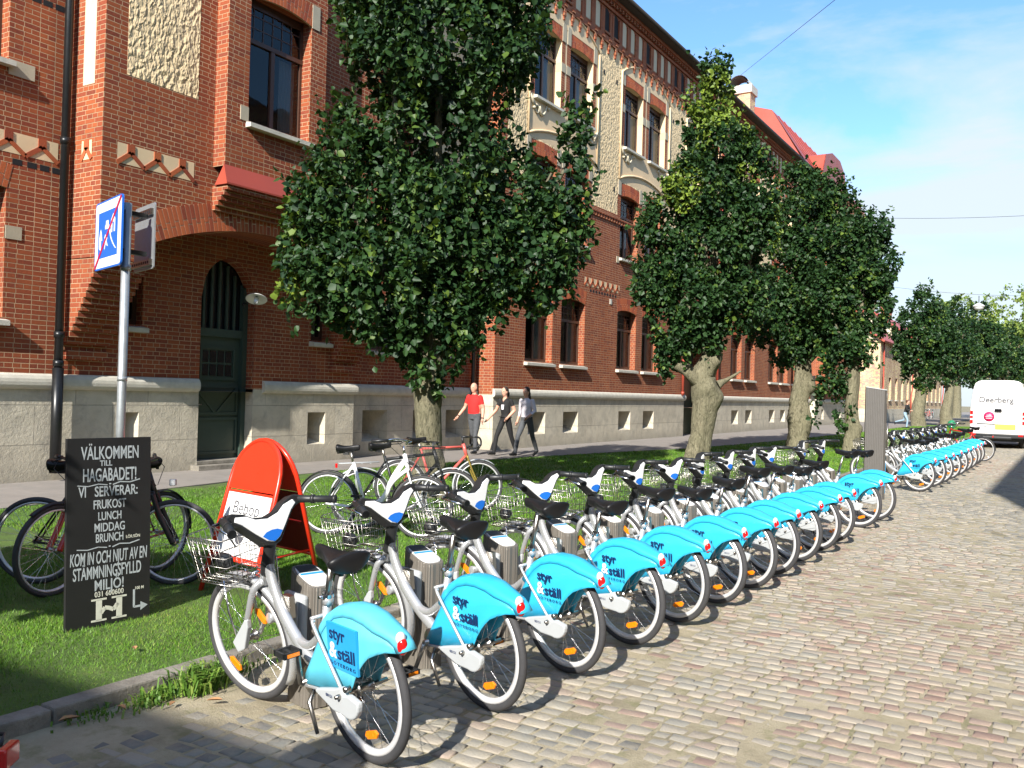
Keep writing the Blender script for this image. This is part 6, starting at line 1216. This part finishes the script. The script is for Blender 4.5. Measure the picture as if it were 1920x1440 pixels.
# ================================================================ PEOPLE
def remesh(mb, name, vox, smooth=4):
    o = mb.build(name, []); m = o.modifiers.new('r', 'REMESH'); m.mode = 'VOXEL'; m.voxel_size = vox; m.use_smooth_shade = True
    s = o.modifiers.new('s', 'SMOOTH'); s.factor = .5; s.iterations = smooth
    bpy.context.view_layer.update(); me = bpy.data.meshes.new_from_object(o.evaluated_get(bpy.context.evaluated_depsgraph_get())); old = o.data; bpy.data.objects.remove(o); bpy.data.meshes.remove(old); me.name = name; return me
def person(loc, heading, label, J, cols, hair, hgt=1.75, sleeve=.55, bulk=1.0, bald=False, hand_extra=None, vox=.0125, female=False):
    """local frame: +x faces forward, +y is the person's left. J maps joint -> position at height 1.75"""
    P = empty('person', (loc[0], loc[1], loc[2] if len(loc) > 2 else .05), radians(heading), label, 'person', 'people out walking'); P.scale = (hgt/1.75,)*3
    b = MB(); g = lambda k: Vector(J[k]); seg = []                # seg: (a,b,ra,rb,label)
    def limb(a, c, ra, rc, lab, n=5, bulge=0):
        a, c = Vector(a), Vector(c); b.tube([a.lerp(c, i/n) for i in range(n+1)], [ra+(rc-ra)*i/n+bulge*sin(pi*i/n) for i in range(n+1)], 12); b.ball(a, ra); b.ball(c, rc); seg.append((a, c, ra, rc, lab))
    pel, ch, nk, hd = g('pelvis'), g('chest'), g('neck'), g('head')
    # torso loft
    sw = .90 if female else 1.0
    rows = [(pel+Vector((0, 0, -.09)), .10, .155), (pel+Vector((0, 0, 0)), .115, .172), (pel.lerp(ch, .3), .108*(.92 if female else 1.05), .150*(.9 if female else 1.05)), (pel.lerp(ch, .62), .115, .155), (ch, .118, .172*sw), (ch.lerp(nk, .45), .10, .168*sw), (ch.lerp(nk, .78), .075, .115*sw), (nk, .052, .055)]
    V = []; m = 18
    for i, (c, rx, ry) in enumerate(rows):
        rx *= bulk; ry *= (bulk if i < 7 else 1)
        for k in range(m): a = 2*pi*k/m; V.append((c.x+rx*cos(a)+(.022*(bulk-1)*8 if i in (2, 3) and cos(a) > 0 else 0)*cos(a), c.y+ry*sin(a), c.z))
    b.add(V, [(i*m+k, i*m+(k+1) % m, (i+1)*m+(k+1) % m, (i+1)*m+k) for i in range(len(rows)-1) for k in range(m)]+[tuple(range(m))[::-1], tuple((len(rows)-1)*m+k for k in range(m))], 0, True)
    seg.append((pel+Vector((0, 0, .04)), ch.lerp(nk, .8), .12, .12, 'top')); seg.append((pel+Vector((0, 0, -.12)), pel+Vector((0, 0, -.03)), .14, .14, 'leg'))
    limb(nk+Vector((0, 0, -.03)), hd+Vector((-.01, 0, -.06)), .052, .05, 'skin')
    b.ball(hd+Vector((0, 0, .01)), .098, .077, .118, 0, 18, 14); b.ball(hd+Vector((.022, 0, -.06)), .062, .052, .062); b.ball(hd+Vector((.098, 0, -.012)), .018, .014, .024); b.ball(hd+Vector((.085, 0, .028)), .02, .045, .012)
    b.ball(hd+Vector((.082, 0, -.058)), .018, .026, .008)
    for s in (-1, 1): b.ball(hd+Vector((.0, s*.078, -.005)), .018, .010, .030)
    seg.append((hd+Vector((0, 0, -.07)), hd+Vector((0, 0, .09)), .09, .09, 'skin'))
    for s, k in ((1, 'l'), (-1, 'r')):
        sh, el, wr = g('sh'+k), g('el'+k), g('wr'+k); limb(sh, el, .056*bulk, .043, 'arm'+k, bulge=.004); limb(el, wr, .043, .028, 'fore'+k, bulge=.005)
        d = (wr-el).normalized(); hand = wr+d*.055; limb(wr, hand, .028, .034, 'skin', 3); side = Vector((1, 0, 0)); side = (side-d*side.dot(d)).normalized(); pn = d.cross(side)*s
        for i in range(4):
            o = hand+side*(.027-.018*i)+d*.03; ln = (.072, .080, .074, .058)[i]; c1 = o+d*ln*.5-pn*.006; c2 = o+d*ln*.85-pn*.028; b.tube([o-d*.02, c1, c2], [.0105, .0098, .0085], 7)
            seg.append((o, c2, .01, .009, 'skin'))
        o = hand+side*.028-d*.02; b.tube([o, o+side*.022+d*.028, o+side*.026+d*.058-pn*.008], [.012, .0115, .0095], 7); seg.append((o, o+side*.026+d*.058, .011, .01, 'skin'))
        hp, kn, an, to = g('hip'+k), g('kn'+k), g('an'+k), g('to'+k)
        limb(hp, kn, .088*bulk, .058, 'leg', bulge=.006); limb(kn, an, .058, .046, 'leg', bulge=.006)
        hl = an+(an-to)*.25; hl.z = min(an.z-.045, hl.z) if an.z < .14 else hl.z; 
        f = MB; limb(an+Vector((0, 0, -.01)), (an.lerp(to, .35)+Vector((0, 0, -.012))), .045, .042, 'shoe', 3); limb(an.lerp(to, .35)+Vector((0, 0, -.012)), to, .040, .032, 'shoe', 3); limb(an+Vector((0, 0, -.015)), an+(an-to).normalized()*.035+Vector((0, 0, -.03)), .042, .036, 'shoe', 2)
    me = remesh(b, 'body', vox)
    co = np.zeros(len(me.vertices)*3); me.vertices.foreach_get('co', co); co = co.reshape(-1, 3)
    order = ['skin', 'top', 'leg', 'shoe']; mats = [M[cols['skin']], M[cols['top']], M[cols['leg']], M[cols['shoe']]]
    fc = np.array([np.mean(co[list(p.vertices)], axis=0) for p in me.polygons]); best = np.full(len(fc), 1e9); lab = np.zeros(len(fc), int)
    for a, c, ra, rc, L_ in seg:
        a = np.array(a); c = np.array(c); ab = c-a; t = np.clip(((fc-a)@ab)/max(1e-9, ab@ab), 0, 1); d = np.linalg.norm(fc-(a+t[:, None]*ab), axis=1)-(ra+(rc-ra)*t)
        if L_.startswith('arm'): li = np.where(t < sleeve, 1, 0)
        elif L_.startswith('fore'): li = np.where(t < (sleeve-1 if sleeve > 1 else -1), 1, 0)
        else: li = np.full(len(fc), order.index(L_) if L_ in order else 0)
        w = d < best; best = np.where(w, d, best); lab = np.where(w, li, lab)
    top_z = float(nk.z)-.005; lab = np.where((lab == 1) & (fc[:, 2] > top_z), 0, lab)
    if female: lab = np.where((lab == 1) & (fc[:, 0] > .03) & (fc[:, 2] > top_z-.10) & (np.abs(fc[:, 1]) < (fc[:, 2]-top_z+.10)*.6), 0, lab)
    me.materials.clear()
    for mt in mats: me.materials.append(mt)
    me.polygons.foreach_set('material_index', lab.astype(np.int32)); me.polygons.foreach_set('use_smooth', np.ones(len(fc), bool)); o = bpy.data.objects.new('body', me); COL.objects.link(o); o.parent = P
    for s in (-1, 1):
        q = MB(); q.ball(hd+Vector((.088, s*.031, .012)), .008, .012, .006); q.build('eye', M['blackp'], P)
    if hair:
        q = MB(); kind, mat = hair
        q.ball(hd+Vector((-.018, 0, .035)), .098, .088, .108, 0, 16, 12)
        if kind == 'ponytail': q.tube([hd+Vector((-.09, 0, .02)), hd+Vector((-.14, 0, -.03)), hd+Vector((-.13, .01, -.16)), hd+Vector((-.10, .01, -.24))], [.03, .035, .028, .012], 8); 
        if kind == 'long':
            for (x, y, z, r1) in ((-.06, .05, -.05, .045), (-.06, -.05, -.05, .045), (-.09, .0, -.06, .055), (-.06, .075, -.13, .035), (-.12, -.06, -.12, .04), (-.16, -.03, -.15, .033), (-.07, -.075, -.13, .03)): q.ball(hd+Vector((x, y, z)), r1, r1*.8, r1*1.6)
        if kind == 'short': q.ball(hd+Vector((-.03, 0, .05)), .105, .095, .10)
        mh = remesh(q, 'hair', .013, 2); mh.materials.clear(); mh.materials.append(M[mat]); oh = bpy.data.objects.new('hair', mh); COL.objects.link(oh); oh.parent = P
        # trim hair from the face
        cut = [v for v in mh.vertices if v.co.x > hd.x+.045 and v.co.z < hd.z+.045]
        for v in cut: v.co.x = hd.x+.045-.3*(v.co.x-hd.x-.045)
    if hand_extra: hand_extra(P, g)
    return P
def walk(stride=.34, armL=.16, armR=-.12, fr='l', bend=0, lean=0.02):
    """mid stride; fr = leading leg"""
    J = dict(pelvis=(0, 0, .95), chest=(lean, 0, 1.27), neck=(lean+.01, 0, 1.475), head=(lean+.035, 0, 1.625))
    for k, s in (('l', 1), ('r', -1)):
        f = 1 if k == fr else -1; J['hip'+k] = (0, s*.088, .90); J['kn'+k] = (f*stride*.55+.05, s*.085, .50); J['an'+k] = (f*stride, s*.08, .085 if f > 0 else .14); J['to'+k] = (f*stride+.17, s*.10, .065 if f > 0 else .035)
        a = armL if k == 'l' else armR; J['sh'+k] = (lean, s*.175, 1.405); J['el'+k] = (lean+a*.45-.03, s*.235, 1.13); J['wr'+k] = (lean+a+.03, s*.25, .89)
    return J
def watch(P, g):
    for k, s in (('l', 1), ('r', -1)):
        w, e = g('wr'+k), g('el'+k); q = MB(); d = (w-e).normalized(); q.tube([w-d*.03, w-d*.005], .034, 12); q.build('wristwatch' if s > 0 else 'wristband', M['blackp'], P)
J1 = walk(.10, -.04, .14, 'l'); J1['wrr'] = (.22, -.34, .92); J1['elr'] = (.03, -.27, 1.15); J1['wrl'] = (.05, .27, .88)
J1['knr'] = (-.05, -.09, .5); J1['anr'] = (-.30, -.09, .16); J1['tor'] = (-.17, -.10, .05); J1['anl'] = (.06, .09, .085); J1['tol'] = (.24, .11, .065); J1['knl'] = (.07, .09, .5)
person((-12.75, 18.9), -92, 'bald man in a red polo shirt and grey jeans walking on the path', J1, dict(skin='skin', top='shirtred', leg='jeans', shoe='shoe'), None, 1.80, .62, 1.10, True, watch)
J2 = walk(.34, .10, .30, 'r'); J2['ell'] = (-.05, .25, 1.16); J2['wrl'] = (.10, .16, .98); J2['elr'] = (.06, -.26, 1.16); J2['wrr'] = (.20, -.40, .93)
def belt(P, g):
    q = MB(); q.ring((0, 0, .985), (1, 0, 0), (0, 1.42, 0), .122, .013, 30, 6); q.build('belt', M['blackp'], P)
    q = MB(); q.add([(.128+.004, .05, 1.30), (.128, -.05, 1.30), (.13, -.035, 1.17), (.132, .035, 1.17)], [(0, 1, 2, 3)]); q.build('shirt_print', M['clothgrey'], P)
person((-12.05, 19.25), -98, 'woman in a black printed t-shirt and black trousers with hair tied back', J2, dict(skin='skin', top='clothblack', leg='clothblack', shoe='shoe'), ('ponytail', 'hair'), 1.72, .55, .93, False, belt, female=True)
J3 = walk(.36, .22, -.05, 'r'); J3['ell'] = (.0, .25, 1.15); J3['wrl'] = (.20, .17, 1.0); J3['wrr'] = (.05, -.25, .90)
person((-11.55, 19.45), -95, 'long haired man in a pale grey long sleeved shirt and dark grey trousers', J3, dict(skin='skin', top='clothgrey', leg='jeans', shoe='shoe'), ('long', 'hair'), 1.73, 1.55, .97)
J4 = walk(.38, .30, .25, 'r', lean=.10); J4['wrl'] = (.32, .12, 1.12); J4['wrr'] = (.34, -.10, 1.10); J4['anl'] = (-.62, .08, .38); J4['tol'] = (-.66, .09, .22); J4['knl'] = (-.12, .085, .50); J4['anr'] = (.12, -.08, .085); J4['tor'] = (.29, -.09, .065); J4['knr'] = (.18, -.085, .5)
def bag(P, g): q = MB(); q.box(-.12, .12, .20, .34, .85, 1.15); q.tube([(.05, .26, 1.14), (.03, .05, 1.45), (-.05, -.1, 1.4)], .015, 6); q.build('shoulder_bag', M['blackp'], P, bevel=.03)
person((-8.95, 62.0), -12, 'distant person in a dark jacket and pale blue jeans running past the fifth elm', J4, dict(skin='skin', top='clothblack', leg='bluejeans', shoe='shoe'), ('short', 'hairb'), 1.78, 1.9, 1.0, False, bag, vox=.02)
# ================================================================ YELLOW HOUSES, DISTANT BLOCK, HOUSES BEHIND THE CAMERA
def house(name, x, y0, y1, h, roof, label, mat, rmat, n=4, gable=False):
    Hh = empty(name, (0, 0, 0), 0, label, 'house'); xb = x-9; b = MB(); ws = [(y0+(i+.5)*(y1-y0)/n-.55, y0+(i+.5)*(y1-y0)/n+.55) for i in range(n)]; rows = [(1.9, 3.7)]+([(5.2, 7.0)] if h > 7 else [])
    holes = [(a, c, z0, z1) for a, c in ws for z0, z1 in rows]; wall(b, x, y0, y1, 1.1, h, holes, lambda y, z: 0); wall(b, y0, xb, x, -.05, h, [], lambda y, z: 0, nrm='y'); b.quad((x, y1, 0), (xb, y1, 0), (xb, y1, h), (x, y1, h)); b.build('wall', mat, Hh)
    q = MB(); q.box(xb, x+.06, y0-.06, y1+.06, -.05, 1.1); q.build('plinth', M['stone'], Hh)
    for a, c in ws:
        for z0, z1 in rows: make_window(Hh, x, (a+c)/2, c-a, z0, z1, lint=0, cols=1, rows=2)
    q = MB(); xm = (x+xb)/2; e = .4
    q.add([(x+e, y0-e, h-.1), (x+e, y1+e, h-.1), (xm, y1+e, h+roof), (xm, y0-e, h+roof), (xb-e, y0-e, h-.1), (xb-e, y1+e, h-.1)], [(0, 1, 2, 3), (3, 2, 5, 4)]); rf = q.build('roof', rmat, Hh); mm = rf.modifiers.new('s', 'SOLIDIFY'); mm.thickness = .15
    q = MB(); q.add([(x, y0, h), (xb, y0, h), (xm, y0, h+roof)], [(0, 1, 2)]); q.add([(x, y1, h), (xm, y1, h+roof), (xb, y1, h)], [(0, 1, 2)]); q.build('gable', M['cream'], Hh)
    for y in (y0+.25, y1-.25): q = MB(); q.tube([(x+.12, y, .15), (x+.12, y, 2.3), (x+.12, y+.7, 2.9), (x+.12, y+.7, h-.1)], .06, 8); q.build('downpipe', M['redmetal'], Hh)
    q = MB(); q.box(xm-.5, xm+.5, (y0+y1)/2-.5, (y0+y1)/2+.5, h+roof-.8, h+roof+1.2); q.build('chimney', M['brick'], rf)
    return Hh
house('yellow_brick_house', -12.9, 76, 92, 6.6, 3.2, 'low yellow brick house with red roof and red downpipes behind the fifth elm', M['ybrick'], M['redmetal'], 5)
house('yellow_brick_house', -12.9, 95, 116, 7.6, 3.4, 'second yellow brick house further along with bicycles leaning at its wall', M['ybrick'], M['redmetal'], 6)
def block(name, x0, x1, y0, y1, h, label, mat, floors, n, roofm):
    B = empty(name, (0, 0, 0), 0, label, 'building'); q = MB(); q.box(x0, x1, y0, y1, 0, h); q.build('wall', mat, B); xs = np.linspace(x0, x1, n+1)
    for f in range(floors):
        for i in range(n): xc = (xs[i]+xs[i+1])/2; z = 2+f*3.1; w = MB(); w.box(xc-.6, xc+.6, y0-.02, y0+.05, z, z+1.7); w.build('window', M['vanglass'], B)
    q = MB(); q.add([(x0-.5, y0-.5, h), (x1+.5, y0-.5, h), (x1+.5, y1+.5, h), (x0-.5, y1+.5, h), (x0+2, y0+2.5, h+3), (x1-2, y0+2.5, h+3), (x1-2, y1-2.5, h+3), (x0+2, y1-2.5, h+3)], [(0, 1, 5, 4), (1, 2, 6, 5), (2, 3, 7, 6), (3, 0, 4, 7), (4, 5, 6, 7)]); r = q.build('roof', roofm, B)
    q = MB(); q.box(x0+3, x0+4, y0+3, y0+4, h+2, h+4.5); q.build('chimney', M['brick'], r)
block('distant_apartment_block', -11.3, 14, 210, 225, 16.0, 'distant pale apartment block with grey roof at the far right edge', M['smooth'], 5, 8, M['hedge'])
S_H = 1.54*.94                                                    # shadow run along the street per metre of height
def offhouse(name, x0, x1, y0, y1, h, label):
    B = empty(name, (0, 0, 0), 0, label, 'building'); q = MB(); q.box(x0, x1, y0, y1, -.05, h); q.build('wall', M['ybrick'], B); q = MB(); q.box(x0-.1, x1+.1, y0-.1, y1+.1, h, h+.2); q.build('roof_slab', M['hedge'], B)
    for f in range(int(h//3.2)):
        for i in range(5): xc = x0+(x1-x0)*(i+.5)/5; w = MB(); w.box(xc-.55, xc+.55, y1-.01, y1+.03, 1.2+f*3.2, 2.9+f*3.2); w.build('window', M['vanglass'], B)
hB = 9.0; offhouse('corner_house', -16, 14, -26, 2.97-1.53*(hB+.2)-.1, hB, 'pale corner house standing across the street behind the camera')
hR = 13.0; offhouse('street_house', 3.1, 12, 19.2-1.53*hR, 75, hR, 'long pale house lining the right side of the street outside the view')
R_ = empty('round_traffic_sign', (-2.01, -.52, 0), 0, 'round traffic sign on a grey post beside the camera, outside the view', 'sign')
b = MB(); b.tube([(0, 0, 0), (0, 0, 2.5)], .03, 12); b.build('pole', M['galv'], R_); b = MB(); b.lathe([(0, -.01), (.2, -.01), (.2, .01), (0, .01)], (0, -.05, 2.33), 30, axis=(0, 1, .0)); b.build('plate', M['galv'], R_)
